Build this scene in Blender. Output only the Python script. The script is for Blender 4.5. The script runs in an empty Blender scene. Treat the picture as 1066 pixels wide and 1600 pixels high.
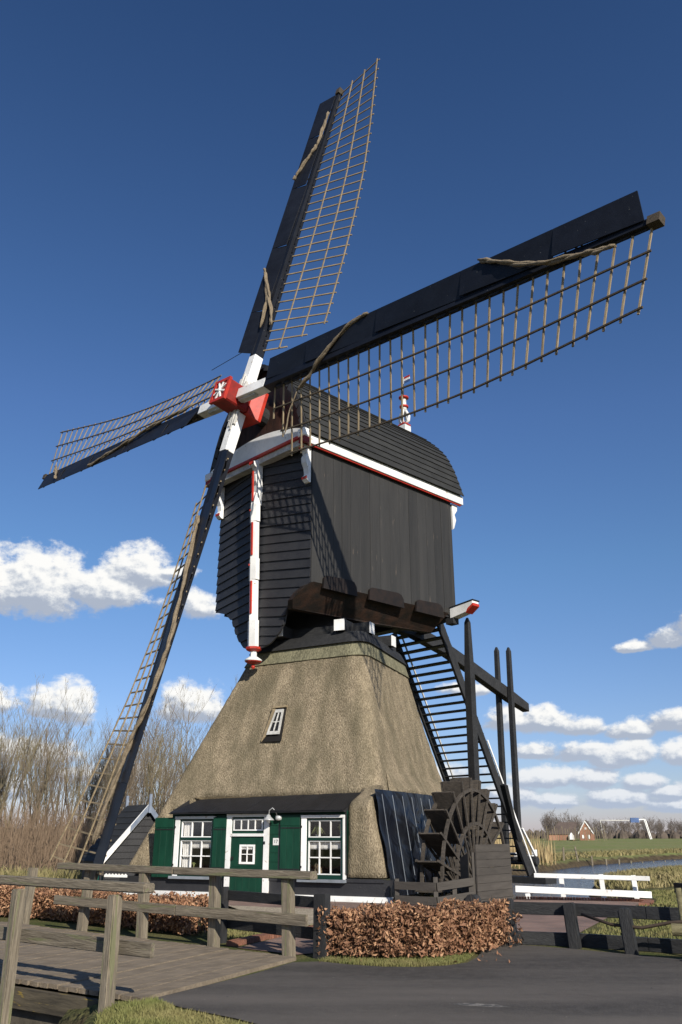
import bpy, bmesh, math, random
import numpy as np
from mathutils import Vector, Matrix
random.seed(7); RNG = np.random.default_rng(7)
SC = bpy.context.scene; COL = SC.collection
# ------------------------------------------------------------------ camera, sky, sun, exposure
F_PX, PITCH, EYE = 1310.0, math.atan(503 / 1310.0), 1.55
cam = bpy.data.cameras.new('camera'); co = bpy.data.objects.new('camera', cam); COL.objects.link(co)
cam.sensor_fit = 'VERTICAL'; cam.sensor_height = 24.0; cam.lens = F_PX / 1600 * 24
cam.clip_start = .1; cam.clip_end = 6000
co.location = (0, 0, EYE); co.rotation_euler = (math.pi / 2 + PITCH, 0, 0)
SC.camera = co
SC.view_settings.view_transform = 'Standard'; SC.view_settings.look = 'None'
SC.view_settings.gamma = 1; SC.view_settings.use_curve_mapping = False; SC.view_settings.exposure = 0.25
SUN_AZ, SUN_EL = math.radians(24), math.radians(28)      # behind the camera, to its right
sun_dir = Vector((math.sin(SUN_AZ) * math.cos(SUN_EL), -math.cos(SUN_AZ) * math.cos(SUN_EL), math.sin(SUN_EL)))
sl = bpy.data.lights.new('sun', 'SUN'); so = bpy.data.objects.new('sun', sl); COL.objects.link(so)
sl.energy = 4.9; sl.angle = math.radians(.53); sl.color = (1, .94, .84)
so.rotation_euler = sun_dir.to_track_quat('Z', 'Y').to_euler()

def build_world():
    w = bpy.data.worlds.new('World'); SC.world = w; w.use_nodes = True
    nt = w.node_tree; nt.nodes.clear(); N = nt.nodes; L = nt.links
    def val(x): return x
    def m(op, a, b=None, c=None, clamp=False):
        n = N.new('ShaderNodeMath'); n.operation = op; n.use_clamp = clamp
        for i, v in enumerate((a, b, c)):
            if v is None: continue
            if isinstance(v, (int, float)): n.inputs[i].default_value = v
            else: L.new(v, n.inputs[i])
        return n.outputs[0]
    def rng(v, a, b, c=0., d=1., smooth=True):
        n = N.new('ShaderNodeMapRange'); n.interpolation_type = 'SMOOTHSTEP' if smooth else 'LINEAR'
        L.new(v, n.inputs[0])
        for i, x in enumerate((a, b, c, d)): n.inputs[1 + i].default_value = x
        return n.outputs[0]
    sky = N.new('ShaderNodeTexSky'); sky.sky_type = 'NISHITA'; sky.sun_disc = False
    sky.sun_elevation = SUN_EL; sky.sun_rotation = math.pi - SUN_AZ
    sky.air_density = 1.0; sky.dust_density = .35; sky.ozone_density = 2.5
    tc = N.new('ShaderNodeTexCoord'); sp = N.new('ShaderNodeSeparateXYZ'); L.new(tc.outputs['Generated'], sp.inputs[0])
    X, Y, Z = sp.outputs
    az = m('MULTIPLY', m('ARCTAN2', X, Y), 180 / math.pi)
    el = m('MULTIPLY', m('ARCSINE', Z), 180 / math.pi)
    # cumulus: (azimuth, base elevation, half width, height)
    puffs = [(-24.5, 13.4, 6.5, 3.7), (-20.5, 13.2, 4.2, 4.6), (-16.3, 13.9, 3.6, 3.1), (-14.2, 15.4, 2.9, 3.0), (-11.6, 16.2, 1.6, 1.0),
             (-9.6, 13.6, 1.5, 2.0), (-18.3, 6.7, 2.5, 2.6), (-22.6, 6.9, 2.0, 2.0), (-9.9, 6.9, 2.9, 2.5), (-25.5, 4.2, 4.5, 2.6), (-19.5, 4.0, 3.5, 1.6),
             (23.8, 11.2, 1.9, 2.6, -.6), (21.5, 11.0, 1.5, 1.2, -.7), (19.6, 10.9, 1.3, .8, -.3), (26.5, 12.5, 2.6, 4.0, -.2),
             (13.2, 6.1, 2.4, 1.9, -.2), (15.6, 5.9, 1.9, 1.2, -.3), (11.2, 6.3, 2.2, 1.5, -.2), (18.7, 5.6, 1.8, 1.3, -.2), (21.3, 5.9, 2.3, 1.5, -.35), (24.5, 5.4, 2.6, 1.4, -.3),
             (12.6, 4.5, 2.1, 1.2, -.35), (15.4, 4.3, 2.2, 1.3, -.35), (18.6, 3.9, 1.6, 1.9, .0), (17.0, 3.8, 1.6, 1.1, -.4), (21.6, 3.9, 1.7, 1.8, .0), (24.6, 3.4, 2.2, 1.6, -.2),
             (12.9, 2.7, 2.3, 1.4, .0), (15.9, 2.7, 2.0, 1.6, -.1), (18.9, 2.6, 1.6, 1.1, -.1), (22.6, 2.3, 2.0, 1.1, -.3), (20.6, 2.0, 1.6, .8, -.4),
             (13.6, 1.5, 2.2, 1.1, -.25), (17.2, 1.5, 2.6, 1.2, -.3), (20.8, 1.2, 2.3, 1.0, -.3), (24.0, 1.4, 2.4, 1.2, -.3), (10.8, 1.6, 2.4, 1.5, -.2),
             (8.5, 8.6, 2.0, 1.0, -.1), (2.0, 4.5, 3.5, 1.8, -.1), (-4.0, 5.5, 2.6, 1.8, 0), (6.5, 3.0, 3.0, 1.4, -.2), (-14.0, 3.0, 5.0, 1.3, -.2), (-22.5, 2.0, 4.0, 1.6, -.3)]
    puffs = [p if len(p) == 5 else (*p, 0.) for p in puffs]
    def field(del_el, daz, want_h=False):
        e2 = m('ADD', el, del_el); a2 = m('ADD', az, daz)
        cv = N.new('ShaderNodeCombineXYZ'); L.new(a2, cv.inputs[0]); L.new(m('MULTIPLY', e2, 1.35), cv.inputs[1])
        nz = N.new('ShaderNodeTexNoise'); nz.noise_dimensions = '3D'; L.new(cv.outputs[0], nz.inputs['Vector'])
        nz.inputs['Scale'].default_value = .5; nz.inputs['Detail'].default_value = 9; nz.inputs['Roughness'].default_value = .62
        nf = m('SUBTRACT', nz.outputs[0], .5)
        D = None; Hs = None; Ws = None
        for (a0, e0, ra, h, g_) in puffs:
            dx = m('DIVIDE', m('SUBTRACT', a2, a0), ra)
            dy = m('SUBTRACT', e2, e0 + h * .28)
            up = m('DIVIDE', dy, h * .72); dn = m('DIVIDE', dy, h * .36)
            yy = m('MAXIMUM', up, m('MULTIPLY', dn, -1.))
            d = m('SUBTRACT', 1., m('SQRT', m('ADD', m('MULTIPLY', dx, dx), m('MULTIPLY', yy, yy))))
            D = d if D is None else m('SMOOTH_MAX', D, d, .12)
            if want_h:
                wgt = m('POWER', m('MAXIMUM', m('ADD', d, .35), 0.), 3.); t_ = m('ADD', m('DIVIDE', m('SUBTRACT', e2, e0), h), g_); wt = m('MULTIPLY', wgt, t_)
                Hs = wt if Hs is None else m('ADD', Hs, wt); Ws = wgt if Ws is None else m('ADD', Ws, wgt)
        # cumulus field continuing all round, outside the measured part
        nb = N.new('ShaderNodeTexNoise'); cb = N.new('ShaderNodeCombineXYZ')
        L.new(m('MULTIPLY', m('SINE', m('MULTIPLY', a2, math.pi / 180)), 5.), cb.inputs[0])
        L.new(m('MULTIPLY', m('COSINE', m('MULTIPLY', a2, math.pi / 180)), 5.), cb.inputs[1]); L.new(m('MULTIPLY', e2, .22), cb.inputs[2])
        L.new(cb.outputs[0], nb.inputs['Vector']); nb.inputs['Scale'].default_value = 1.; nb.inputs['Detail'].default_value = 3
        rest = m('MULTIPLY', m('SUBTRACT', nb.outputs[0], .52), 5.)
        out = m('MULTIPLY', rng(m('ABSOLUTE', a2), 26, 34), rng(e2, 22, 12))
        rest = m('SUBTRACT', rest, m('MULTIPLY', m('SUBTRACT', 1., out), 4.))
        D = m('MAXIMUM', D, rest)
        out_ = m('ADD', D, m('MULTIPLY', nf, 1.75))
        return (out_, m('DIVIDE', m('ADD', Hs, .0004), m('ADD', Ws, .001)), nf) if want_h else out_
    D0, HH, NF0 = field(0., 0., True)
    D1 = field(.28, .25)
    alpha = rng(D0, -.08, .36)
    alpha = m('MULTIPLY', alpha, rng(el, .0, 1.2, .55, 1.))
    rim = m('SUBTRACT', D0, D1)                                          # thinner cloud towards the light = bright edge
    shade = rng(m('ADD', m('ADD', m('MULTIPLY', HH, .95), m('MULTIPLY', rim, 1.25)), m('MULTIPLY', NF0, .5)), -.05, .78)       # thick cloud towards the light = dim
    ramp = N.new('ShaderNodeValToRGB'); L.new(shade, ramp.inputs[0])
    r = ramp.color_ramp; r.elements[0].color = (3.5, 3.95, 4.8, 1); r.elements[1].color = (8.6, 8.5, 8.2, 1)
    e = r.elements.new(.5); e.color = (5.9, 6.15, 6.5, 1)
    # the photograph's polarised, deep blue: tint the physical sky
    tint = N.new('ShaderNodeValToRGB'); L.new(m('DIVIDE', el, 60., clamp=True), tint.inputs[0]); tr = tint.color_ramp
    stops = [(0., .66, .64, .92), (3., .64, .68, .93), (12., .60, .715, .92), (17., .585, .755, .94), (27., .56, .72, .97), (33., .495, .68, .925), (52., .36, .54, .775)]
    for i, (e_, r_, g_, b_) in enumerate(stops):
        x = tr.elements[i] if i < 2 else tr.elements.new(e_ / 60)
        x.position = e_ / 60; x.color = (r_, g_, b_, 1)
    mul = N.new('ShaderNodeMix'); mul.data_type = 'RGBA'; mul.blend_type = 'MULTIPLY'; mul.inputs[0].default_value = 1
    L.new(sky.outputs[0], mul.inputs[6]); L.new(tint.outputs[0], mul.inputs[7])
    hz = N.new('ShaderNodeMix'); hz.data_type = 'RGBA'; L.new(rng(el, 0., 8., .5, .06), hz.inputs[0]); L.new(ramp.outputs[0], hz.inputs[6]); hz.inputs[7].default_value = (4.0, 4.8, 6.2, 1)
    mix = N.new('ShaderNodeMix'); mix.data_type = 'RGBA'; L.new(alpha, mix.inputs[0]); L.new(mul.outputs[2], mix.inputs[6]); L.new(hz.outputs[2], mix.inputs[7])
    bg = N.new('ShaderNodeBackground'); bg.inputs[1].default_value = .10; L.new(mix.outputs[2], bg.inputs[0])
    wo = N.new('ShaderNodeOutputWorld'); L.new(bg.outputs[0], wo.inputs[0])
build_world()

# ------------------------------------------------------------------ materials
MATS = {}
def mat(name, col, rough=.7, col2=None, scale=6., stretch=(1, 1, 1), bump=0., bscale=None, detail=6, spec=.3, metal=0., coords='Object', lo=.35, hi=.65, spots=None, coat=0., trans=0.):
    """noise-mottled Principled material; spots = (colour, scale, threshold) adds worn flecks"""
    mt = bpy.data.materials.new(name); mt.use_nodes = True; nt = mt.node_tree; N = nt.nodes; L = nt.links
    b = N['Principled BSDF']; b.inputs['Roughness'].default_value = rough; b.inputs['Specular IOR Level'].default_value = spec
    b.inputs['Metallic'].default_value = metal; b.inputs['Coat Weight'].default_value = coat
    tc = N.new('ShaderNodeTexCoord'); oi = N.new('ShaderNodeObjectInfo'); vm = N.new('ShaderNodeVectorMath'); vm.operation = 'MULTIPLY_ADD'
    L.new(oi.outputs['Random'], vm.inputs[0]); vm.inputs[1].default_value = (31, 17, 23); L.new(tc.outputs[coords], vm.inputs[2])
    mp = N.new('ShaderNodeMapping'); mp.inputs['Scale'].default_value = stretch; L.new(vm.outputs[0], mp.inputs[0])
    nz = N.new('ShaderNodeTexNoise'); nz.inputs['Scale'].default_value = scale; nz.inputs['Detail'].default_value = detail; nz.inputs['Roughness'].default_value = .6
    L.new(mp.outputs[0], nz.inputs['Vector'])
    c2 = col2 if col2 else tuple(c * .7 for c in col)
    mr = N.new('ShaderNodeMapRange'); L.new(nz.outputs[0], mr.inputs[0]); mr.inputs[1].default_value = lo; mr.inputs[2].default_value = hi
    mx = N.new('ShaderNodeMix'); mx.data_type = 'RGBA'; L.new(mr.outputs[0], mx.inputs[0])
    mx.inputs[6].default_value = (*c2, 1); mx.inputs[7].default_value = (*col, 1); out = mx.outputs[2]
    # large slow variation
    n2 = N.new('ShaderNodeTexNoise'); n2.inputs['Scale'].default_value = scale * .13; n2.inputs['Detail'].default_value = 3; L.new(mp.outputs[0], n2.inputs['Vector'])
    m2 = N.new('ShaderNodeMapRange'); L.new(n2.outputs[0], m2.inputs[0]); m2.inputs[1].default_value = .3; m2.inputs[2].default_value = .7; m2.inputs[3].default_value = .8; m2.inputs[4].default_value = 1.18
    hs = N.new('ShaderNodeHueSaturation'); L.new(out, hs.inputs['Color']); L.new(m2.outputs[0], hs.inputs['Value']); out = hs.outputs[0]
    if spots:
        sc, ss, th = spots
        ns = N.new('ShaderNodeTexNoise'); ns.inputs['Scale'].default_value = ss; ns.inputs['Detail'].default_value = 4; L.new(mp.outputs[0], ns.inputs['Vector'])
        ms = N.new('ShaderNodeMapRange'); L.new(ns.outputs[0], ms.inputs[0]); ms.inputs[1].default_value = th; ms.inputs[2].default_value = th + .05
        mm = N.new('ShaderNodeMix'); mm.data_type = 'RGBA'; L.new(ms.outputs[0], mm.inputs[0]); L.new(out, mm.inputs[6]); mm.inputs[7].default_value = (*sc, 1); out = mm.outputs[2]
    L.new(out, b.inputs['Base Color'])
    if bump:
        bp = N.new('ShaderNodeBump'); bp.inputs['Strength'].default_value = bump; bp.inputs['Distance'].default_value = .03
        if bscale:
            n3 = N.new('ShaderNodeTexNoise'); n3.inputs['Scale'].default_value = bscale; n3.inputs['Detail'].default_value = 5; L.new(mp.outputs[0], n3.inputs['Vector']); L.new(n3.outputs[0], bp.inputs['Height'])
        else: L.new(nz.outputs[0], bp.inputs['Height'])
        L.new(bp.outputs[0], b.inputs['Normal'])
    MATS[name] = mt; return mt
M = MATS
mat('tar_wall', (.035, .033, .030), .6, (.026, .025, .023), 4, (1, 1, .10), .3, 14, spec=.35, spots=((.13, .10, .075), 13, .69))
mat('tar_weather', (.031, .031, .033), .55, (.022, .022, .025), 3, (1, 1, 1), .25, 25, spec=.4, spots=((.10, .09, .08), 26, .70))
mat('tar_roof', (.032, .032, .03), .75, (.022, .022, .021), 3, (.3, 1, 1), .4, 20)
mat('tar_beam', (.034, .034, .034), .6, (.02, .02, .021), 5, (1, 4, 4), .35, 18)
mat('tar_sail', (.010, .012, .018), .5, (.007, .008, .012), 3, (.4, 1, 1), .15, 14, spec=.25, spots=((.13, .13, .12), 16, .71))
mat('brown_tar', (.034, .016, .009), .65, (.010, .007, .005), 2.2, (.5, 2, 2), .4, 12, lo=.4, hi=.7)
mat('block_tar', (.018, .011, .008), .65, (.009, .007, .006), 5)
mat('gable_brown', (.055, .025, .018), .6, (.018, .012, .011), 4, (1, 1, .4), .3, 14)
mat('white', (.80, .79, .76), .45, (.70, .69, .65), 5, (1, 1, 1), .1, 30, lo=.25, hi=.5, spots=((.45, .39, .31), 9, .66))
mat('white_worn', (.62, .61, .57), .6, (.42, .40, .36), 9, (.4, 3, 3), .3, 30)
mat('red', (.50, .035, .018), .45, (.36, .03, .018), 5, (1, 1, 1), .15)
mat('red_dark', (.30, .02, .014), .5, (.2, .02, .014), 5)
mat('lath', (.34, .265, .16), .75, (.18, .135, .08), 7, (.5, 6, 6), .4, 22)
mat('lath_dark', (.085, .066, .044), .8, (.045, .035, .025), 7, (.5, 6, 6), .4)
mat('cloth', (.27, .215, .145), .9, (.15, .115, .075), 14, (.35, 4, 4), .7)
mat('green', (.007, .048, .027), .5, (.005, .035, .020), 3, (2, 2, .6), .12, 30, spec=.28)
mat('greendark', (.005, .032, .022), .4, (.004, .024, .016), 3, spec=.4)
mat('gray_sill', (.24, .26, .29), .6, (.18, .2, .22), 6)
mat('lead_blue', (.2, .235, .3), .6, (.14, .17, .23), 6)
mat('curtain', (.75, .73, .69), .9, (.55, .53, .5), 20, (6, 6, .5), .3)
mat('room_dark', (.015, .013, .012), .9)  # near-black: shade of the unlit interior put into the colour
mat('felt', (.017, .017, .019), .55, (.011, .011, .012), 4, (1, 1, 1), .3, 40)
mat('iron', (.02, .02, .02), .5)
mat('metal_lamp', (.55, .55, .53), .35, metal=.3)
mat('wheel_wood', (.085, .070, .055), .75, (.042, .036, .030), 5, (.6, 4, 4), .4, 20)
mat('box_wood', (.075, .066, .056), .75, (.055, .048, .041), 4, (.4, 3, 3), .3, 20)
mat('rail_wood', (.28, .235, .170), .85, (.115, .094, .067), 5, (.5, 9, 9), .6, 16, lo=.3, hi=.7, spots=((.18, .175, .095), 2.2, .58))
mat('deck_wood', (.27, .215, .15), .85, (.165, .13, .092), 5, (.5, 7, 7), .5, 20, lo=.3, hi=.7)
mat('fascia', (.11, .09, .06), .85, (.05, .042, .03), 4, (.5, 4, 4), .5, spots=((.24, .17, .04), 9, .64))
mat('concrete', (.13, .11, .08), .9, (.06, .05, .038), 2.2, (1, 1, 1), .5, 12)
mat('asphalt', (.102, .089, .075), .85, (.040, .037, .034), 60, (1, 1, 1), .5, 160, detail=8, spots=((.22, .2, .17), 9, .79))
mat('brick_orange', (.26, .115, .07), .8, (.17, .08, .055), 6, (1, 1, 1), .3, 40)
mat('leaf_brown', (.29, .145, .078), .75, (.12, .058, .032), 3, (1, 1, 1), 0)
mat('leaf_tan', (.46, .27, .15), .75, (.27, .14, .075), 3)
mat('twig', (.10, .075, .055), .9, (.05, .04, .03), 12)
mat('bark', (.21, .165, .115), .9, (.12, .095, .07), 10, (1, 1, .3))
mat('bark_green', (.25, .21, .125), .9, (.14, .115, .07), 8, (1, 1, .3))
mat('bark_far', (.17, .135, .105), .9, (.12, .095, .075), 2)
mat('bark_far2', (.13, .105, .09), .9, (.09, .075, .065), 2)
mat('bush_brown', (.22, .155, .10), .9, (.13, .09, .06), 4)
mat('grass_blade', (.115, .135, .035), .8, (.20, .175, .07), 1.1, (1, 1, 1), lo=.38, hi=.66)
mat('grass_dry', (.30, .245, .12), .85, (.15, .14, .05), 1.0)
mat('reed', (.46, .35, .18), .85, (.30, .22, .11), 2)
mat('house_brick', (.33, .17, .11), .85, (.25, .13, .085), 3)
mat('house_tile', (.12, .09, .075), .8, (.085, .065, .055), 3)
mat('far_wood', (.12, .095, .075), .95, (.08, .064, .052), .35, (1, 1, 1))
mat('plastic_sheet', (.006, .007, .010), .38, (.004, .005, .009), 2, (1, 1, .6), 0., spec=.4)
mat('log', (.17, .15, .08), .85, (.10, .085, .045), 5, (.5, 5, 5), .5)
mat('log_end', (.34, .27, .15), .85, (.24, .18, .10), 12)
mat('hose', (.07, .05, .035), .7)
mat('stone', (.36, .34, .3), .9, (.25, .23, .2), 6)
mat('stain', (.24, .22, .19), .9, (.08, .075, .07), 14, lo=.45, hi=.6)
mat('pot', (.55, .5, .45), .6)
mat('plant_green', (.16, .2, .06), .7, (.3, .3, .14), 8)
mat('teal', (.0, .16, .12), .5)
mat('flag_blue', (.08, .14, .3), .6)

def tarp_bump():
    nt = M['plastic_sheet'].node_tree; N = nt.nodes; L = nt.links; b = N['Principled BSDF']
    tc = N.new('ShaderNodeTexCoord'); nz = N.new('ShaderNodeTexNoise'); nz.inputs['Scale'].default_value = 1.5; nz.inputs['Detail'].default_value = 2.5; nz.inputs['Distortion'].default_value = .8
    L.new(tc.outputs['Object'], nz.inputs[0]); bp = N.new('ShaderNodeBump'); bp.inputs['Strength'].default_value = 1; bp.inputs['Distance'].default_value = .12
    L.new(nz.outputs[0], bp.inputs['Height']); L.new(bp.outputs[0], b.inputs['Normal'])
tarp_bump()

def special_mats():
    # thatch: reed ends seen end-on, fine speckle, weather stains, green moss under the ridge
    mt = mat('thatch', (.43, .35, .235), .95, (.155, .122, .08), 36, (1, 1, .45), 1.0, 42, detail=8, lo=.34, hi=.66, spec=.1, coords='Object')
    nt = mt.node_tree; N = nt.nodes; L = nt.links; b = N['Principled BSDF']; src = b.inputs['Base Color'].links[0].from_socket
    for n in N:
        if n.type == 'BUMP': n.inputs['Distance'].default_value = .055
    tc = N.new('ShaderNodeTexCoord')
    mp = N.new('ShaderNodeMapping'); mp.inputs['Scale'].default_value = (1.2, 1.2, .16); L.new(tc.outputs['Object'], mp.inputs[0])
    nz = N.new('ShaderNodeTexNoise'); nz.inputs['Scale'].default_value = 1.7; nz.inputs['Detail'].default_value = 5; L.new(mp.outputs[0], nz.inputs[0])
    mr = N.new('ShaderNodeMapRange'); L.new(nz.outputs[0], mr.inputs[0]); mr.inputs[1].default_value = .38; mr.inputs[2].default_value = .68; mr.inputs[3].default_value = 0; mr.inputs[4].default_value = .7
    mx = N.new('ShaderNodeMix'); mx.data_type = 'RGBA'; L.new(mr.outputs[0], mx.inputs[0]); L.new(src, mx.inputs[6]); mx.inputs[7].default_value = (.125, .108, .068, 1)
    L.new(mx.outputs[2], b.inputs['Base Color'])
    mat('thatch_cap', (.235, .215, .135), .95, (.105, .10, .062), 24, (1, 1, .4), .8, 34)
    # water
    mt = bpy.data.materials.new('water'); mt.use_nodes = True; nt = mt.node_tree; N = nt.nodes; L = nt.links; b = N['Principled BSDF']
    b.inputs['Base Color'].default_value = (.012, .022, .035, 1); b.inputs['Roughness'].default_value = .12; b.inputs['IOR'].default_value = 1.33
    tc = N.new('ShaderNodeTexCoord'); mp = N.new('ShaderNodeMapping'); mp.inputs['Scale'].default_value = (1, 1.6, 1); mp.inputs['Rotation'].default_value = (0, 0, .5); L.new(tc.outputs['Object'], mp.inputs[0])
    nz = N.new('ShaderNodeTexNoise'); nz.inputs['Scale'].default_value = 2.6; nz.inputs['Detail'].default_value = 6; L.new(mp.outputs[0], nz.inputs[0])
    bp = N.new('ShaderNodeBump'); bp.inputs['Strength'].default_value = .8; bp.inputs['Distance'].default_value = .11; L.new(nz.outputs[0], bp.inputs['Height']); L.new(bp.outputs[0], b.inputs['Normal'])
    M['water'] = mt
    # glass
    mt = bpy.data.materials.new('glass'); mt.use_nodes = True; nt = mt.node_tree; N = nt.nodes; L = nt.links
    N.remove(N['Principled BSDF']); g = N.new('ShaderNodeBsdfGlossy'); g.inputs['Roughness'].default_value = .02; t = N.new('ShaderNodeBsdfTransparent'); fr = N.new('ShaderNodeLayerWeight'); pw = N.new('ShaderNodeMath'); pw.operation = 'POWER'; L.new(fr.outputs['Facing'], pw.inputs[0]); pw.inputs[1].default_value = 4.5
    ad = N.new('ShaderNodeMath'); ad.operation = 'MULTIPLY_ADD'; L.new(pw.outputs[0], ad.inputs[0]); ad.inputs[1].default_value = .85; ad.inputs[2].default_value = .06
    ms = N.new('ShaderNodeMixShader'); L.new(ad.outputs[0], ms.inputs[0]); L.new(t.outputs[0], ms.inputs[1]); L.new(g.outputs[0], ms.inputs[2]); L.new(ms.outputs[0], N['Material Output'].inputs[0])
    M['glass'] = mt
    # brick paving
    mt = bpy.data.materials.new('paving'); mt.use_nodes = True; nt = mt.node_tree; N = nt.nodes; L = nt.links; b = N['Principled BSDF']; b.inputs['Roughness'].default_value = .85
    tc = N.new('ShaderNodeTexCoord'); mp = N.new('ShaderNodeMapping'); mp.inputs['Rotation'].default_value = (0, 0, .44); L.new(tc.outputs['Object'], mp.inputs[0])
    bk = N.new('ShaderNodeTexBrick'); bk.inputs['Scale'].default_value = 1; bk.inputs['Brick Width'].default_value = .21; bk.inputs['Row Height'].default_value = .065; bk.inputs['Mortar Size'].default_value = .006
    bk.inputs['Color1'].default_value = (.27, .155, .115, 1); bk.inputs['Color2'].default_value = (.18, .115, .09, 1); bk.inputs['Mortar'].default_value = (.16, .14, .11, 1)
    L.new(mp.outputs[0], bk.inputs[0]); nz = N.new('ShaderNodeTexNoise'); nz.inputs['Scale'].default_value = 1.4; nz.inputs['Detail'].default_value = 6; L.new(tc.outputs['Object'], nz.inputs[0])
    hs = N.new('ShaderNodeHueSaturation'); mr = N.new('ShaderNodeMapRange'); L.new(nz.outputs[0], mr.inputs[0]); mr.inputs[1].default_value = .3; mr.inputs[2].default_value = .7; mr.inputs[3].default_value = .75; mr.inputs[4].default_value = 1.3
    L.new(mr.outputs[0], hs.inputs['Value']); L.new(bk.outputs[0], hs.inputs['Color']); L.new(hs.outputs[0], b.inputs['Base Color'])
    bp = N.new('ShaderNodeBump'); bp.invert = True; bp.inputs['Distance'].default_value = .01; L.new(bk.outputs['Fac'], bp.inputs['Height']); L.new(bp.outputs[0], b.inputs['Normal'])
    M['paving'] = mt
    mt = mat('gravel', (.50, .42, .30), .9, (.22, .18, .13), 34, (1, 1, 1), .8, 34)
    # meadow ground
    mt = bpy.data.materials.new('meadow'); mt.use_nodes = True; nt = mt.node_tree; N = nt.nodes; L = nt.links; b = N['Principled BSDF']; b.inputs['Roughness'].default_value = .95; b.inputs['Specular IOR Level'].default_value = .1
    ge = N.new('ShaderNodeNewGeometry')
    def nzn(s, d, v=None):
        n = N.new('ShaderNodeTexNoise'); n.inputs['Scale'].default_value = s; n.inputs['Detail'].default_value = d; L.new(v or ge.outputs['Position'], n.inputs[0]); return n.outputs[0]
    def mixc(f, a, c):
        n = N.new('ShaderNodeMix'); n.data_type = 'RGBA'
        L.new(f, n.inputs[0])
        for i, x in ((6, a), (7, c)):
            if isinstance(x, tuple): n.inputs[i].default_value = (*x, 1)
            else: L.new(x, n.inputs[i])
        return n.outputs[2]
    def rg(v, a, c):
        n = N.new('ShaderNodeMapRange'); n.interpolation_type = 'SMOOTHSTEP'; L.new(v, n.inputs[0]); n.inputs[1].default_value = a; n.inputs[2].default_value = c; return n.outputs[0]
    near = mixc(rg(nzn(1.6, 7), .36, .62), (.085, .105, .030), (.165, .150, .062))
    near = mixc(rg(nzn(30, 4), .35, .7), near, (.06, .058, .026))
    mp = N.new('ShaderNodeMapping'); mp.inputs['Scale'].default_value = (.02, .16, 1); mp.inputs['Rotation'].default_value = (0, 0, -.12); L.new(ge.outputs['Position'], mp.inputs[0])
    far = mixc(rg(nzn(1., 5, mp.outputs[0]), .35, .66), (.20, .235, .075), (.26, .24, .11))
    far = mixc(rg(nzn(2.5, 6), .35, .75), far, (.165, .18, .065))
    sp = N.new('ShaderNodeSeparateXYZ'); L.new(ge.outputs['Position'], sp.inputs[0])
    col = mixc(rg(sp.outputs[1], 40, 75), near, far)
    mud = mixc(rg(nzn(3, 6), .35, .65), (.10, .075, .045), (.055, .042, .026))
    dn = N.new('ShaderNodeMath'); dn.operation = 'MULTIPLY_ADD'; L.new(nzn(1.3, 5), dn.inputs[0]); dn.inputs[1].default_value = .5; L.new(sp.outputs[2], dn.inputs[2])
    col = mixc(rg(dn.outputs[0], .22, -.05), col, mud)
    L.new(col, b.inputs['Base Color'])
    bp = N.new('ShaderNodeBump'); bp.inputs['Strength'].default_value = .7; bp.inputs['Distance'].default_value = .06; L.new(nzn(22, 6), bp.inputs['Height']); L.new(bp.outputs[0], b.inputs['Normal'])
    M['meadow'] = mt
    mat('forest_floor', (.19, .14, .085), .95, (.09, .07, .04), 1.6, (1, 1, 1), .8, 9, coords='Object')
special_mats()

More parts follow.
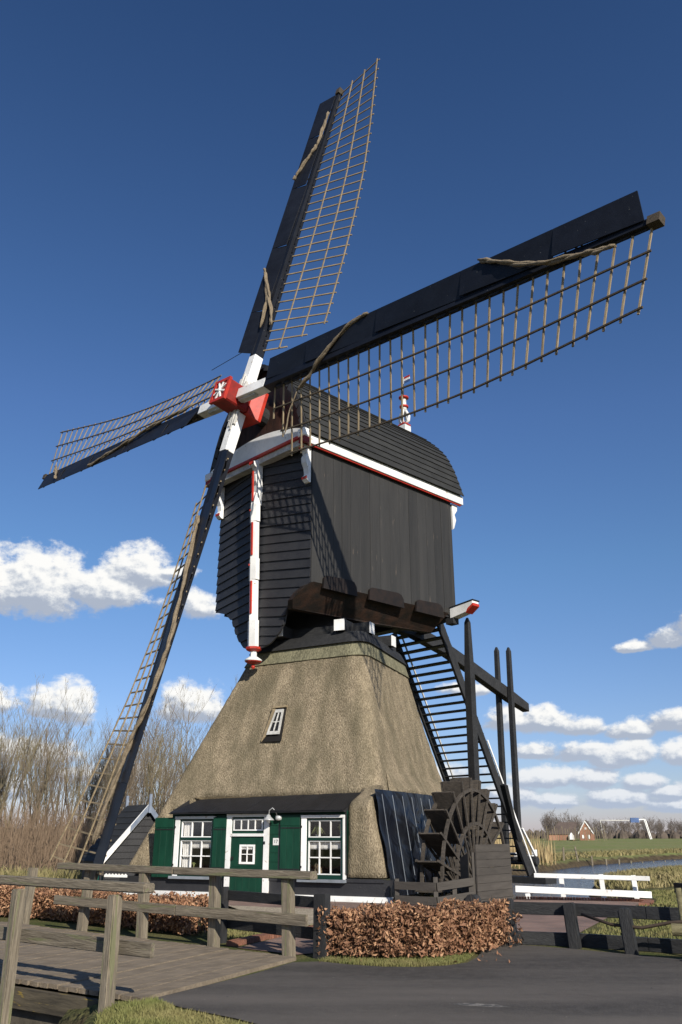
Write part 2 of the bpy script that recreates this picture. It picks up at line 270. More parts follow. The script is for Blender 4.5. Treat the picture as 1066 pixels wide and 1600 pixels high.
# ------------------------------------------------------------------ helpers
def V(*a): return Vector(a)
ROOT = {}                                            # root location of a parent chain
def rootloc(o): return ROOT.get(o.name, Vector((0, 0, 0))) if o else Vector((0, 0, 0))
def link(name, me, parent=None, mt=None):
    o = bpy.data.objects.new(name, me); COL.objects.link(o)
    if mt is not None and me is not None and not me.materials: me.materials.append(M[mt])
    if parent: o.parent = parent; ROOT[o.name] = rootloc(parent)
    return o
def empty(name, loc, label, cat, group=None):
    o = bpy.data.objects.new(name, None); COL.objects.link(o); o.location = loc; o.empty_display_size = .3
    o['label'] = label; o['category'] = cat
    if group: o['group'] = group
    ROOT[o.name] = Vector(loc); return o
def tag(o, label=None, cat=None, group=None, kind=None):
    if label: o['label'] = label
    if cat: o['category'] = cat
    if group: o['group'] = group
    if kind: o['kind'] = kind
    return o
class MB:
    def __init__(s): s.v = []; s.f = []; s.sm = False
    def add(s, vs, fs):
        n = len(s.v); s.v += [tuple(v) for v in vs]; s.f += [tuple(i + n for i in f) for f in fs]; return s
    def hexa(s, p):      # 8 points: bottom loop 0-3, top loop 4-7
        return s.add(p, [(3, 2, 1, 0), (4, 5, 6, 7), (0, 1, 5, 4), (1, 2, 6, 5), (2, 3, 7, 6), (3, 0, 4, 7)])
    def box(s, c, ax, ay, az):      # centre and half vectors
        c = Vector(c); P = []
        for k in (-1, 1):
            for i, j in ((-1, -1), (1, -1), (1, 1), (-1, 1)): P.append(c + ax * i + ay * j + az * k)
        return s.hexa(P)
    def beam(s, a, b, w, h, up=Vector((0, 0, 1)), w2=None, h2=None):
        a = Vector(a); b = Vector(b); d = (b - a).normalized(); sx = d.cross(up)
        if sx.length < 1e-4: sx = d.cross(Vector((0, 1, 0)))
        sx.normalize(); sy = sx.cross(d).normalized(); w2 = w2 or w; h2 = h2 or h; P = []
        for q, ww, hh in ((a, w, h), (b, w2, h2)):
            for i, j in ((-1, -1), (1, -1), (1, 1), (-1, 1)): P.append(q + sx * (i * ww / 2) + sy * (j * hh / 2))
        return s.hexa(P)
    def prism(s, pts, off):         # polygon (3D points) extruded by a vector
        pts = [Vector(p) for p in pts]; off = Vector(off); n = len(pts)
        f = [tuple(range(n))[::-1], tuple(range(n, 2 * n))] + [(i, (i + 1) % n, n + (i + 1) % n, n + i) for i in range(n)]
        return s.add(pts + [p + off for p in pts], f)
    def tube(s, path, r, n=6, cap=True):
        path = [Vector(p) for p in path]; k = len(path); rr = r if isinstance(r, (list, tuple)) else [r] * k; rings = []
        prev = None
        for i, p in enumerate(path):
            d = (path[min(i + 1, k - 1)] - path[max(i - 1, 0)]).normalized()
            a = prev if prev is not None else (Vector((0, 0, 1)) if abs(d.z) < .9 else Vector((1, 0, 0)))
            a = (a - d * a.dot(d)).normalized(); prev = a; b = d.cross(a)
            rings.append([p + (a * math.cos(t) + b * math.sin(t)) * rr[i] for t in [2 * math.pi * j / n for j in range(n)]])
        base = len(s.v); s.v += [tuple(q) for R in rings for q in R]
        for i in range(k - 1):
            for j in range(n):
                A = base + i * n + j; B = base + i * n + (j + 1) % n; s.f.append((A, B, B + n, A + n))
        if cap: s.f.append(tuple(base + j for j in range(n))[::-1]); s.f.append(tuple(base + (k - 1) * n + j for j in range(n)))
        return s
    def lathe(s, c, prof, n=12, rot=0):
        c = Vector(c); base = len(s.v)
        for (r, z) in prof: s.v += [(c.x + r * math.cos(rot + 2 * math.pi * j / n), c.y + r * math.sin(rot + 2 * math.pi * j / n), c.z + z) for j in range(n)]
        for i in range(len(prof) - 1):
            for j in range(n):
                A = base + i * n + j; B = base + i * n + (j + 1) % n; s.f.append((A, B, B + n, A + n))
        s.f.append(tuple(base + j for j in range(n))[::-1]); s.f.append(tuple(base + (len(prof) - 1) * n + j for j in range(n))); return s
    def build(s, name, mt, parent=None, smooth=False, bevel=0.):
        r = rootloc(parent); me = bpy.data.meshes.new(name); me.from_pydata([(v[0] - r.x, v[1] - r.y, v[2] - r.z) for v in s.v], [], s.f)
        if bevel or len(s.f) < 3000:
            bm = bmesh.new(); bm.from_mesh(me)
            if bevel:
                bmesh.ops.remove_doubles(bm, verts=bm.verts, dist=1e-5)
                bmesh.ops.bevel(bm, geom=list(bm.edges), offset=bevel, segments=1, affect='EDGES')
            bmesh.ops.recalc_face_normals(bm, faces=bm.faces); bm.to_mesh(me); bm.free()
        if smooth: me.polygons.foreach_set('use_smooth', [True] * len(me.polygons))
        me.update(); return link(name, me, parent, mt)
def under(ob, parent):      # parent keeping the world position of a part whose mesh is in world coordinates
    ob.parent = parent; ob.matrix_parent_inverse = (Matrix.Translation(rootloc(parent)) @ parent.matrix_basis).inverted(); return ob
CUBES = {}
def beam(name, a, b, w, h, mt, parent=None, up=(0, 0, 1), bevel=0., jit=0.):
    """one straight timber as its own object, local X along it; equal timbers share mesh data"""
    a = Vector(a); b = Vector(b); d = b - a; Ln = d.length; d.normalize(); up = Vector(up)
    y = up.cross(d)
    if y.length < 1e-3: y = Vector((0, 1, 0)).cross(d)
    y.normalize(); z = d.cross(y)
    key = (round(Ln, 2), round(w, 3), round(h, 3), mt, bevel)
    if key not in CUBES:
        bm = bmesh.new(); bmesh.ops.create_cube(bm, size=1)
        for v in bm.verts: v.co = Vector((v.co.x * Ln, v.co.y * w, v.co.z * h))
        if bevel: bmesh.ops.bevel(bm, geom=list(bm.edges), offset=bevel, segments=2, affect='EDGES')
        me = bpy.data.meshes.new(name); bm.to_mesh(me); bm.free(); me.materials.append(M[mt]); CUBES[key] = me
    o = bpy.data.objects.new(name, CUBES[key]); COL.objects.link(o)
    R = Matrix((d, y, z)).transposed().to_4x4()
    if jit: R = R @ Matrix.Rotation(random.gauss(0, jit), 4, 'X') @ Matrix.Rotation(random.gauss(0, jit * .3), 4, 'Z')
    if parent: o.parent = parent; ROOT[o.name] = rootloc(parent)
    o.matrix_basis = Matrix.Translation((a + b) / 2 - rootloc(parent)) @ R
    return o
def fast_mesh(name, verts, quads, mt, parent=None, tri=False):
    verts = np.asarray(verts, dtype=np.float32).reshape(-1, 3) - np.array(rootloc(parent), dtype=np.float32); quads = np.asarray(quads, dtype=np.int32); k = quads.shape[1]
    me = bpy.data.meshes.new(name); me.vertices.add(len(verts)); me.vertices.foreach_set('co', verts.ravel())
    me.loops.add(quads.size); me.loops.foreach_set('vertex_index', quads.ravel()); me.polygons.add(len(quads))
    me.polygons.foreach_set('loop_start', np.arange(0, quads.size, k, dtype=np.int32)); me.polygons.foreach_set('loop_total', np.full(len(quads), k, dtype=np.int32))
    me.update(calc_edges=True); me.validate(); return link(name, me, parent, mt)
def sheet(name, pts, z, mt, label, n=1):
    me = bpy.data.meshes.new(name); me.from_pydata([(x, y, z) for x, y in pts], [], [tuple(range(len(pts)))])
    o = link(name, me, None, mt); tag(o, label, kind='structure')
    if me.polygons[0].normal.z < 0: me.flip_normals()
    return o

# frames -------------------------------------------------------------
T0 = V(-.76, 27.3, 0); TE = V(.906, -.423, 0); TN = V(-.423, -.906, 0)       # tower: e to the right, n to the front
def tw(e, n, z): return T0 + TE * e + TN * n + V(0, 0, z)
C0 = V(-.987, 27.515, 0); HR = V(.696, -.718, 0); HB = V(.718, .696, 0)        # mill house: x right, y back
def hw(x, y, z): return C0 + HR * x + HB * y + V(0, 0, z)
UP = V(0, 0, 1)
# ------------------------------------------------------------------ ground and water
def in_poly(px, py, poly):
    ins = np.zeros(px.shape, bool); n = len(poly)
    for i in range(n):
        x1, y1 = poly[i]; x2, y2 = poly[(i + 1) % n]
        c = ((y1 > py) != (y2 > py)) & (px < (x2 - x1) * (py - y1) / (y2 - y1 + 1e-12) + x1); ins ^= c
    return ins
def pdist(px, py, poly):
    d = np.full(px.shape, 1e9); n = len(poly)
    for i in range(n):
        x1, y1 = poly[i]; x2, y2 = poly[(i + 1) % n]; dx, dy = x2 - x1, y2 - y1
        t = np.clip(((px - x1) * dx + (py - y1) * dy) / (dx * dx + dy * dy + 1e-9), 0, 1); d = np.minimum(d, np.hypot(px - x1 - t * dx, py - y1 - t * dy))
    return np.where(in_poly(px, py, poly), -d, d)
CANAL = [(4.3, 24.3), (7.3, 24.0), (8.3, 26.5), (9.0, 30.8), (8.7, 32.5), (10.4, 38), (12.8, 42), (18.8, 49.5), (30, 60), (60, 85), (140, 120), (140, 150), (60, 108), (28, 78), (17.8, 64.5), (11.8, 53.5), (8, 46), (5.0, 41), (2.5, 36.5), (4.6, 31), (3.9, 27)]
DITCH = [(-2.75, 9.0), (-1.95, 7.2), (-1.6, 3), (-9, 3), (-9.5, 9), (-7.5, 13.6), (-5.6, 14.9), (-3.6, 11.6)]
xs = np.unique(np.concatenate([np.arange(-30, 34, .4), np.linspace(-30, -3000, 40)**1, np.linspace(34, 160, 90), np.geomspace(160, 3500, 26), -np.geomspace(30, 3500, 30)]))
ys = np.unique(np.concatenate([np.arange(-2, 70, .4), np.linspace(70, 170, 90), np.geomspace(170, 4000, 30), -np.geomspace(2.5, 600, 16)]))
XX, YY = np.meshgrid(xs, ys)
def ground_z(XX, YY):
    d = pdist(XX, YY, CANAL); z = np.interp(d, [-1.0, -.15, .35, 2.5], [-1.3, -.75, -.12, 0.])
    dd = pdist(XX, YY, DITCH); z = np.minimum(z, np.interp(dd, [-1.2, -.1, .15, .6], [-1.5, -1.0, -.15, 0.]))
    lump = .05 * np.sin(XX * .9 + 1.3) * np.sin(YY * .7) + .03 * np.sin(XX * 2.3) * np.cos(YY * 2.9)
    far = np.clip((YY - 24) / 10, 0, 1) * np.clip((np.abs(XX - 1) - 5) / 4, 0, 1)
    return z + lump * far * (z > -.4)
ZZ = ground_z(XX, YY)
nx, ny = len(xs), len(ys); ii = (np.arange(ny - 1)[:, None] * nx + np.arange(nx - 1)[None, :]).ravel()
g = fast_mesh('ground', np.stack([XX, YY, ZZ], -1), np.stack([ii, ii + 1, ii + 1 + nx, ii + nx], -1), 'meadow')
tag(g, 'flat green polder meadow with rough winter grass', kind='structure')
def water_sheet(name, poly, z, label):
    px = [p[0] for p in poly]; py = [p[1] for p in poly]; sheet(name, [(min(px) - 1, min(py) - .3), (max(px) + 1, min(py) - .3), (max(px) + 1, max(py) + 1), (min(px) - 1, max(py) + 1)], z, 'water', label)
water_sheet('canal_water', CANAL, -.52, 'rippled blue canal water behind the mill terrace')
water_sheet('ditch_water', DITCH, -1.15, 'dark ditch water under the wooden bridge')
# woodland floor under the bare trees
sheet('woodland_floor', [(-11.5, 29), (-9.5, 36), (-4, 44), (-2, 60), (-6, 90), (-70, 100), (-80, 28), (-30, 22), (-15, 22.5)], .02, 'forest_floor', 'brown leaf covered floor below the bare trees')
ROAD = [(-1.89, 9.58), (-1.02, 11.2), (-.62, 12.13), (-.27, 12.2), (.1, 11.93), (.53, 11.74), (.95, 11.72), (1.34, 11.85), (1.62, 12.1), (1.82, 12.6), (2.05, 13.5), (2.5, 14.05), (3.3, 13.5), (4.3, 12.55), (5.6, 11.6), (9, 9.4), (16, 5), (16, -3), (3, -3), (1.6, 3.5), (.7, 6.2), (-.3, 7.9), (-.95, 8.62), (-1.5, 9.1)]
o = sheet('asphalt_road', ROAD, .012, 'asphalt', 'worn dark grey asphalt road coming off the bridge')
def asphalt_nodes():
    nt = M['asphalt'].node_tree; N = nt.nodes; L = nt.links; b = N['Principled BSDF']; src = b.inputs['Base Color'].links[0].from_socket
    tc = N.new('ShaderNodeTexCoord'); mp = N.new('ShaderNodeMapping'); mp.inputs['Rotation'].default_value = (0, 0, .75); mp.inputs['Scale'].default_value = (.22, 1.1, 1); L.new(tc.outputs['Object'], mp.inputs[0])
    nz = N.new('ShaderNodeTexNoise'); nz.inputs['Scale'].default_value = .9; nz.inputs['Detail'].default_value = 7; L.new(mp.outputs[0], nz.inputs[0])
    mr = N.new('ShaderNodeMapRange'); L.new(nz.outputs[0], mr.inputs[0]); mr.inputs[1].default_value = .42; mr.inputs[2].default_value = .68; mr.inputs[4].default_value = .75
    mx = N.new('ShaderNodeMix'); mx.data_type = 'RGBA'; L.new(mr.outputs[0], mx.inputs[0]); L.new(src, mx.inputs[6]); mx.inputs[7].default_value = (.15, .13, .11, 1); L.new(mx.outputs[2], b.inputs['Base Color'])
asphalt_nodes()
sheet('brick_terrace', [(2.6, 14.2), (3.35, 14.0), (3.9, 15.4), (6.3, 20.5), (7.4, 22.1), (7.25, 22.6), (5.5, 23.2), (4.4, 23.4), (4.2, 23.3), (3.2, 21.6), (1.5, 21.7), (-5.8, 25.1), (-6.0, 24.5), (-3.0, 22.4), (-3.0, 21.4), (-.4, 20.2), (.3, 17.2), (-.95, 15.0), (-1.5, 13.6), (-.6, 12.85), (.8, 13.8)], .012, 'paving', 'reddish brown brick paving in front of the mill')
sheet('gravel_bed', [(-3.0, 22.3), (-2.9, 18.0), (-1.0, 16.6), (.3, 17.1), (-.35, 20.1), (-3.0, 21.4)], .02, 'gravel', 'pale gravel bed before the green door')

# ------------------------------------------------------------------ the windmill
MILL = empty('windmill', T0, 'black Dutch hollow post windmill with a thatched base, four sails and a paddle wheel', 'windmill')
# thatched base
ZT = 6.9
BOT = {'FR': (4.0, 3.95), 'FL': (-4.22, 4.20), 'BL': (-4.03, -4.03), 'BR': (4.0, -4.03)}
TOP = {'FR': (2.52, 2.05), 'FL': (-1.55, 1.6), 'BL': (-1.7, -2.5), 'BR': (2.15, -2.55)}
def tower_ring(z, z_bulge=True):
    t = z / ZT; q = []
    for k in ('FR', 'FL', 'BL', 'BR'):
        tt = t + (.035 if k != 'FL' else .0) * math.sin(math.pi * t); q.append(Vector(((1 - tt) * BOT[k][0] + tt * TOP[k][0], (1 - tt) * BOT[k][1] + tt * TOP[k][1])))
    out = []; rad = .38 + .25 * t; n = 7
    for i in range(4):
        rad = (.38 + .25 * t) * (.4 if i == 1 else 1.)
        p = q[i]; a = q[i - 1]; b = q[(i + 1) % 4]; da = (a - p).normalized(); db = (b - p).normalized(); s = p + da * rad; e = p + db * rad
        for j in range(n):
            u = j / (n - 1); out.append((1 - u)**2 * s + 2 * u * (1 - u) * p + u * u * e)
        nx_ = q[(i + 1) % 4]; rad2 = (.38 + .25 * t) * (.4 if (i + 1) % 4 == 1 else 1.); e2 = nx_ + (p - nx_).normalized() * rad2
        for j in range(1, 24): out.append(e.lerp(e2, j / 24))
    return out
def build_thatch():
    zs = np.concatenate([np.linspace(.56, 6.45, 40)]); mb = []; rows = []
    for z in zs: rows.append([(p.x, p.y, z) for p in tower_ring(z)])
    n = len(rows[0]); verts = []
    for r in rows:
        for (e, nn, z) in r:
            # opening behind the front dormer
            if z < (2.42 if e > -2.3 else 2.12) and -2.72 < e < 3.15 and nn > 2.5: nn -= .75
            verts.append(tw(e + random.gauss(0, .006), nn + random.gauss(0, .006), z))
    faces = []
    for i in range(len(rows) - 1):
        for j in range(n):
            a = i * n + j; b = i * n + (j + 1) % n
            e = rows[i][j][0]; nn = rows[i][j][1]
            if j >= n - 23 - 3 + 3 and j < n - 3 and zs[i + 1] < 2.6: continue
            faces.append((a, b, b + n, a + n))
    # underside lip
    base = len(verts)
    for (e, nn, z) in rows[0]:
        if -2.72 < e < 3.15 and nn > 2.5: nn -= .75
        verts.append(tw(e * .93, nn * .93, .5))
    for j in range(n): faces.append((base + j, base + (j + 1) % n, (j + 1) % n, j))
    m = MB(); m.v = [tuple(v) for v in verts]; m.f = faces
    o = m.build('thatch', 'thatch', MILL, smooth=True)
    # moss-green capping band
    m = MB(); a = tower_ring(6.42); b = tower_ring(6.95); c = tower_ring(6.42)
    rows = [[tw(p.x * 1.0, p.y * 1.0, 6.43) for p in a], [tw(p.x * 1.018 , p.y * 1.018, 6.45) for p in a], [tw(p.x * 1.02, p.y * 1.02, 6.93) for p in b]]
    for r in rows: m.v += [tuple(v) for v in r]
    for i in range(2):
        for j in range(n): m.f.append((i * n + j, i * n + (j + 1) % n, (i + 1) * n + (j + 1) % n, (i + 1) * n + j))
    m.build('thatch_cap', 'thatch_cap', MILL, smooth=False)
    # thatch between the dormer cheek and the corner, brought forward to the wall
    m = MB(); rowsz = np.linspace(.52, 2.72, 16); K = 22
    for zi, z in enumerate(rowsz):
        rg_ = tower_ring(z); t = z / ZT; tt = t + .035 * math.sin(math.pi * t); pF = Vector(((1 - tt) * BOT['FR'][0] + tt * TOP['FR'][0], (1 - tt) * BOT['FR'][1] + tt * TOP['FR'][1]))
        f_ = min(1., max(0., (2.72 - z) / .55)); f_ = f_ * f_ * (3 - 2 * f_); nF = (pF.y - .05) * (1 - f_) + 3.99 * f_ - .015 * z; xe = pF.x + .025
        pts = [Vector((2.885 + .10 * max(0, z - 1.9), 3.1))] + [Vector((2.885 + .10 * max(0, z - 1.9) + q * .12, nF + .012 * math.sin(q * 2 + z * 3))) for q in range(5)]
        c0, c1, c2 = pts[-1], Vector((xe, nF)), Vector((xe - .05, nF - .38))
        for q in range(1, 13): u = q / 12; pts.append((1 - u)**2 * c0 + 2 * u * (1 - u) * c1 + u * u * c2)
        pts.append(Vector((xe - .30, nF - .45)))
        if zi == 0: m.v += [tuple(tw(p.x * .96, p.y * .93, z)) for p in pts]
        m.v += [tuple(tw(p.x + random.gauss(0, .004), p.y + random.gauss(0, .004), z + .03)) for p in pts]
    k = len(pts)
    for i in range(len(rowsz)):
        for j in range(k - 1): m.f.append((i * k + j, i * k + j + 1, (i + 1) * k + j + 1, (i + 1) * k + j))
    m.build('thatch_corner', 'thatch', MILL, smooth=True)
    # lip above the sheet
    m = MB(); ra = tower_ring(2.60)[-26:]; rb = tower_ring(3.15)[-26:]; k = len(ra)
    for i in range(k):
        dz = .05 * math.sin(i * .45); o_ = .15 if 1 < i < k - 1 else .02
        m.v += [tuple(tw(ra[i].x - .06, ra[i].y, 2.66 + dz)), tuple(tw(ra[i].x + o_, ra[i].y, 2.55 + dz)), tuple(tw(ra[i].x + o_ + .015, ra[i].y, 2.66 + dz)), tuple(tw(rb[i].x + .01, rb[i].y, 3.15))]
    for i in range(k - 1):
        for j in range(4): m.f.append((i * 4 + j, i * 4 + (j + 1) % 4, i * 4 + 4 + (j + 1) % 4, i * 4 + 4 + j))
    m.build('thatch_lip', 'thatch', MILL)
build_thatch()
# black skirt ring, deck and the beams that carry the house
def ring_band(name, z0, z1, s0, s1, mt):
    m = MB(); a = tower_ring(6.9); n = len(a); c = Vector((.4, -.35))
    rows = []
    for z, s in ((z0, s0), (z1, s1), (z1, s1 - .12), (z0, s0 - .12)): rows.append([tw(*(c + (p - c) * s), z) for p in a])
    for r in rows: m.v += [tuple(v) for v in r]
    for i in range(4):
        for j in range(n): m.f.append((i * n + j, i * n + (j + 1) % n, ((i + 1) % 4) * n + (j + 1) % n, ((i + 1) % 4) * n + j))
    return m.build(name, mt, MILL)
ring_band('ring_skirt', 6.86, 7.22, 1.06, .97, 'tar_beam')
m = MB(); c = Vector((.4, -.35)); m.v = [tuple(tw(*(c + (p - c) * .95), 7.2)) for p in tower_ring(6.9)]; m.f = [tuple(range(len(m.v)))]; m.build('tower_floor', 'tar_beam', MILL)
m = MB().box(tw(.25, 0, 7.9), TE * .95, TN * .95, UP * .85); m.build('post_casing', 'tar_weather', MILL)
for (e, n0, n1) in ((-.35, 2.05, -2.2), (1.72, 2.0, -2.2)):
    o = beam('carrier_beam', tw(e, n0, 7.42), tw(e, n1, 7.42), .34, .34, 'tar_beam', MILL); beam('beam_end', tw(e, n0 + .005, 7.42), tw(e, n0 + .03, 7.42), .34, .34, 'white', MILL)
for (nn, e1) in ((1.25, 2.45), (-.75, 2.36)):
    o = beam('carrier_beam', tw(-1.6, nn, 7.40), tw(e1, nn, 7.40), .34, .34, 'tar_beam', MILL); beam('beam_end', tw(e1 + .005, nn, 7.40), tw(e1 + .03, nn, 7.40), .34, .34, 'white', MILL)

# ---- front dormer wall, door and windows (tower frame, e right, n=4.05 front)
NF = 4.05
def fbox(mb, e0, e1, z0, z1, n0, n1): return mb.box(tw((e0 + e1) / 2, (n0 + n1) / 2, (z0 + z1) / 2), TE * ((e1 - e0) / 2), TN * ((n1 - n0) / 2), UP * ((z1 - z0) / 2))
def fb(name, e0, e1, z0, z1, n0, n1, mt, parent=MILL, bevel=0): return fbox(MB(), e0, e1, z0, z1, n0, n1).build(name, mt, parent, bevel=bevel)
wall = MB()
segs = [(-2.42, -2.28, .64, 2.08), (-.99, -.62, .64, 2.08), (.66, 1.60, .64, 2.08), (2.82, 2.88, .64, 2.08), (-2.42, 2.88, 2.02, 2.1)]
for s in segs: fbox(wall, s[0], s[1], s[2], s[3], NF - .12, NF - .02)
fw = wall.build('front_wall', 'green', MILL)
for z in (.66, .88, 1.10, 1.32, 1.54, 1.76): fb('wall_board', .70, 1.0, z, z + .212, NF - .02, NF + .012, 'green', fw)
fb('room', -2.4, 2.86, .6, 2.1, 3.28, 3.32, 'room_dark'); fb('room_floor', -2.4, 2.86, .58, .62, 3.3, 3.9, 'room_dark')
fb('black_plinth', -4.1, -.62, .13, .46, NF - .3, NF - .06, 'tar_weather'); fb('black_plinth', .66, 3.98, .13, .50, NF - .3, NF - .06, 'tar_weather')
fb('plinth_board', .66, 3.86, .44, .52, NF - .2, NF - .03, 'tar_weather')
fb('skirting', -4.02, -.62, -.03, .125, NF - .2, NF + .0, 'white'); fb('skirting', .66, 4.02, -.03, .13, NF - .2, NF + .0, 'white')
def window_big(e0, e1, z0, z1, kind):
    fr = MB()
    fbox(fr, e0, e0 + .15, z0, z1, NF - .08, NF + .035); fbox(fr, e0, e1, z1 - .07, z1, NF - .08, NF + .06); fbox(fr, e1 - .05, e1, z0, z1 - .07, NF - .08, NF + .035)
    w = fr.build('window', 'white', MILL, bevel=.004)
    a, b = e0 + .15, e1 - .05; zt = z1 - .07; zm = z0 + (z1 - z0) * .62
    g = MB(); fbox(g, a, b, zt - .05, zt, NF - .06, NF + .01); fbox(g, a, a + .035, z0, zt, NF - .06, NF + .01); fbox(g, b - .05, b, z0, zt, NF - .06, NF + .02); fbox(g, a, b, zm - .035, zm + .035, NF - .06, NF + .005)
    fbox(g, a, b, z0, z0 + .1, NF - .06, NF + .005); g.build('window_casing', 'greendark', w)
    a += .035; b -= .05
    for (za, zb, rows) in ((zm + .035, zt - .05, 1), (z0 + .1, zm - .035, 2)):
        s = MB(); t = .026
        fbox(s, a, b, za, za + t, NF - .07, NF - .015); fbox(s, a, b, zb - t, zb, NF - .07, NF - .015); fbox(s, a, a + t, za, zb, NF - .07, NF - .0151); fbox(s, b - t, b, za, zb, NF - .07, NF - .0151)
        for i in (1, 2): x = a + (b - a) * i / 3; fbox(s, x - .013, x + .013, za, zb, NF - .065, NF - .018)
        if rows == 2: z = (za + zb) / 2; fbox(s, a, b, z - .013, z + .013, NF - .066, NF - .0175)
        s.build('sash', 'white', w)
        for i in range(3):
            for j in range(rows):
                x0 = a + (b - a) * i / 3; x1 = a + (b - a) * (i + 1) / 3; y0 = za + (zb - za) * j / rows; y1 = za + (zb - za) * (j + 1) / rows
                fb('pane', x0, x1, y0, y1, NF - .048, NF - .044, 'glass', w)
    # lace valance
    m = MB(); top = zm - .05; k = 27
    for i in range(k):
        x0 = a + (b - a) * i / k; x1 = a + (b - a) * (i + 1) / k; xm = (x0 + x1) / 2
        m.prism([tw(x0, NF - .12, top), tw(x1, NF - .12, top), tw(x1, NF - .12, top - .15), tw(xm, NF - .12, top - .2), tw(x0, NF - .12, top - .15)], TN * .006)
    m.build('lace_valance', 'curtain', w)
    fb('sill', e0 - .07, e1 + .02, z0 - .07, z0 - .002, NF - .1, NF + .10, 'gray_sill', w)
    for z in (z0 + .25, z1 - .3): fb('hinge_pin', e0 - .01, e0 + .03, z, z + .05, NF + .036, NF + .06, 'iron', w)
    return w, a, b
w1, a1, b1 = window_big(-2.28, -.99, .50, 2.0, 0)
w2, a2, b2 = window_big(1.62, 2.84, .50, 2.0, 1)
# drawn curtain in the left window
m = MB(); k = 10
for i in range(k):
    x = a1 + .03 + i * .03; m.prism([tw(x, NF - .11 - .02 * (i % 2), 1.92), tw(x + .03, NF - .11 - .02 * ((i + 1) % 2), 1.92), tw(x + .03, NF - .11 - .02 * ((i + 1) % 2), .7), tw(x, NF - .11 - .02 * (i % 2), .7)], TN * .004)
m.v = [tuple(v) for v in m.v]; m.build('curtain', 'curtain', w1)
def plant(name, e, z, n, h, spread, pot_r, mt, label, droop=False):
    r = empty(name, tw(e, n, z), label, 'house plant')
    MB().lathe(tw(e, n, z), [(pot_r * .75, 0), (pot_r, pot_r * 1.6)], 10).build('pot', 'pot', r)
    m = MB()
    for i in range(22):
        t = random.uniform(0, 2 * math.pi); s = random.uniform(.3, 1) * spread; hh = h * random.uniform(.6, 1); d = TE * math.cos(t) + TN * math.sin(t) * .25
        p0 = tw(e, n, z + pot_r * 1.5); p1 = p0 + d * s * .45 + UP * hh; p2 = p0 + d * s + UP * hh * (.15 if droop else .9)
        m.tube([p0, p0.lerp(p1, .6) + UP * hh * .1, p1, p2], [.004, .006, .007, .002], 4)
    m.build('foliage', mt, r)
plant('spider_plant', 1.98, 1.44, NF - .2, .24, .22, .06, 'plant_green', 'trailing spider plant in the top left of the right window', True)
plant('vase_of_flowers', 2.62, 1.46, NF - .2, .28, .12, .035, 'plant_green', 'flowers in a small pale vase in the right window')
plant('potted_plant', -1.75, .62, NF - .2, .14, .12, .05, 'plant_green', 'low green plant on the sill of the left window')
f = empty('ornament', tw(1.95, NF - .2, .62), 'small tan ornament standing in the lower left of the right window', 'ornament')
MB().lathe(tw(1.95, NF - .2, .62), [(.05, 0), (.06, .06), (.035, .12), (.05, .17), (.04, .22), (.01, .25)], 8).build('body', 'lath', f, smooth=True); MB().lathe(tw(2.06, NF - .2, .62), [(.04, 0), (.045, .05), (.03, .09), (.035, .12), (.01, .15)], 8).build('small_figure', 'lath', f, smooth=True)
# shutters
def shutter(e0, e1, z0, z1, ang=0.):
    m = MB(); k = 3; w = (e1 - e0) / k; sh = None
    back = fbox(MB(), e0 + .02, e1 - .02, z0 + .05, z1 - .05, NF + .03, NF + .045).build('shutter', 'green', MILL)
    for i in range(k): fb('board', e0 + w * i + .002, e0 + w * (i + 1) - .002, z0, z1 - .26, NF + .045, NF + .068, 'green', back, bevel=.003)
    fb('top_board', e0, e1, z1 - .255, z1, NF + .045, NF + .074, 'green', back, bevel=.004)
    for z in (z0 + .2, z1 - .32): fb('hinge', e0 + .03, e1, z, z + .03, NF + .069, NF + .077, 'iron', back)
shutter(-2.93, -2.30, .46, 1.97); shutter(-1.02, -.61, .50, 1.97); shutter(1.03, 1.6, .50, 2.0)
fb('painted_shutter_shadow', .96, 1.03, .52, 1.8, NF - .02, NF + .02, 'tar_weather', fw)  # dark strip stands in for the shutter's cast shadow on the wall
# door
dr = fbox(MB(), -.47, .53, -.02, 1.48, NF - .05, NF + .0).build('door', 'green', MILL)
for i in range(5): fb('door_board', -.47 + .2 * i + .002, -.47 + .2 * (i + 1) - .002, -.02, .70, NF + .0, NF + .02, 'green', dr, bevel=.003)
fb('door_rail', -.47, .53, .705, .75, NF, NF + .03, 'green', dr); fb('upper_leaf', -.47, -.2, .755, 1.47, NF, NF + .018, 'green', dr); fb('upper_leaf', .28, .53, .755, 1.47, NF, NF + .018, 'green', dr)
fb('upper_leaf', -.2, .28, 1.29, 1.47, NF, NF + .018, 'green', dr); fb('upper_leaf', -.2, .28, .755, .82, NF, NF + .018, 'green', dr); fb('dark_backing', -.15, .24, .84, 1.27, NF - .03, NF + .004, 'room_dark', dr)  # thin dark sheet behind the door glazing stands in for interior shade
s = MB(); A, B, Z0, Z1 = -.19, .27, .82, 1.29
for q in ((A, A + .05, Z0, Z1), (B - .05, B, Z0, Z1), (A, B, Z0, Z0 + .05), (A, B, Z1 - .05, Z1), (.03, .05, Z0, Z1), (A, B, 1.045, 1.065)): fbox(s, *q, NF + .012, NF + .04 + random.random() * .002)
s.build('door_window', 'white', dr)
m = MB()
for i in range(8):
    x = A + .05 + i * .045; m.prism([tw(x, NF + .008, 1.24), tw(x + .045, NF + .008, 1.24), tw(x + .045, NF + .008, 1.19), tw(x + .022, NF + .008, 1.16), tw(x, NF + .008, 1.19)], TN * .003)
m.build('door_curtain', 'curtain', dr); fb('door_handle', -.42, -.38, .92, 1.0, NF + .02, NF + .07, 'iron', dr)
for i in range(2):
    for j in range(2): fb('pane', A + .05 + i * .19, A + .23 + i * .19, Z0 + .05 + j * .2, Z0 + .24 + j * .2, NF + .016, NF + .02, 'glass', dr)
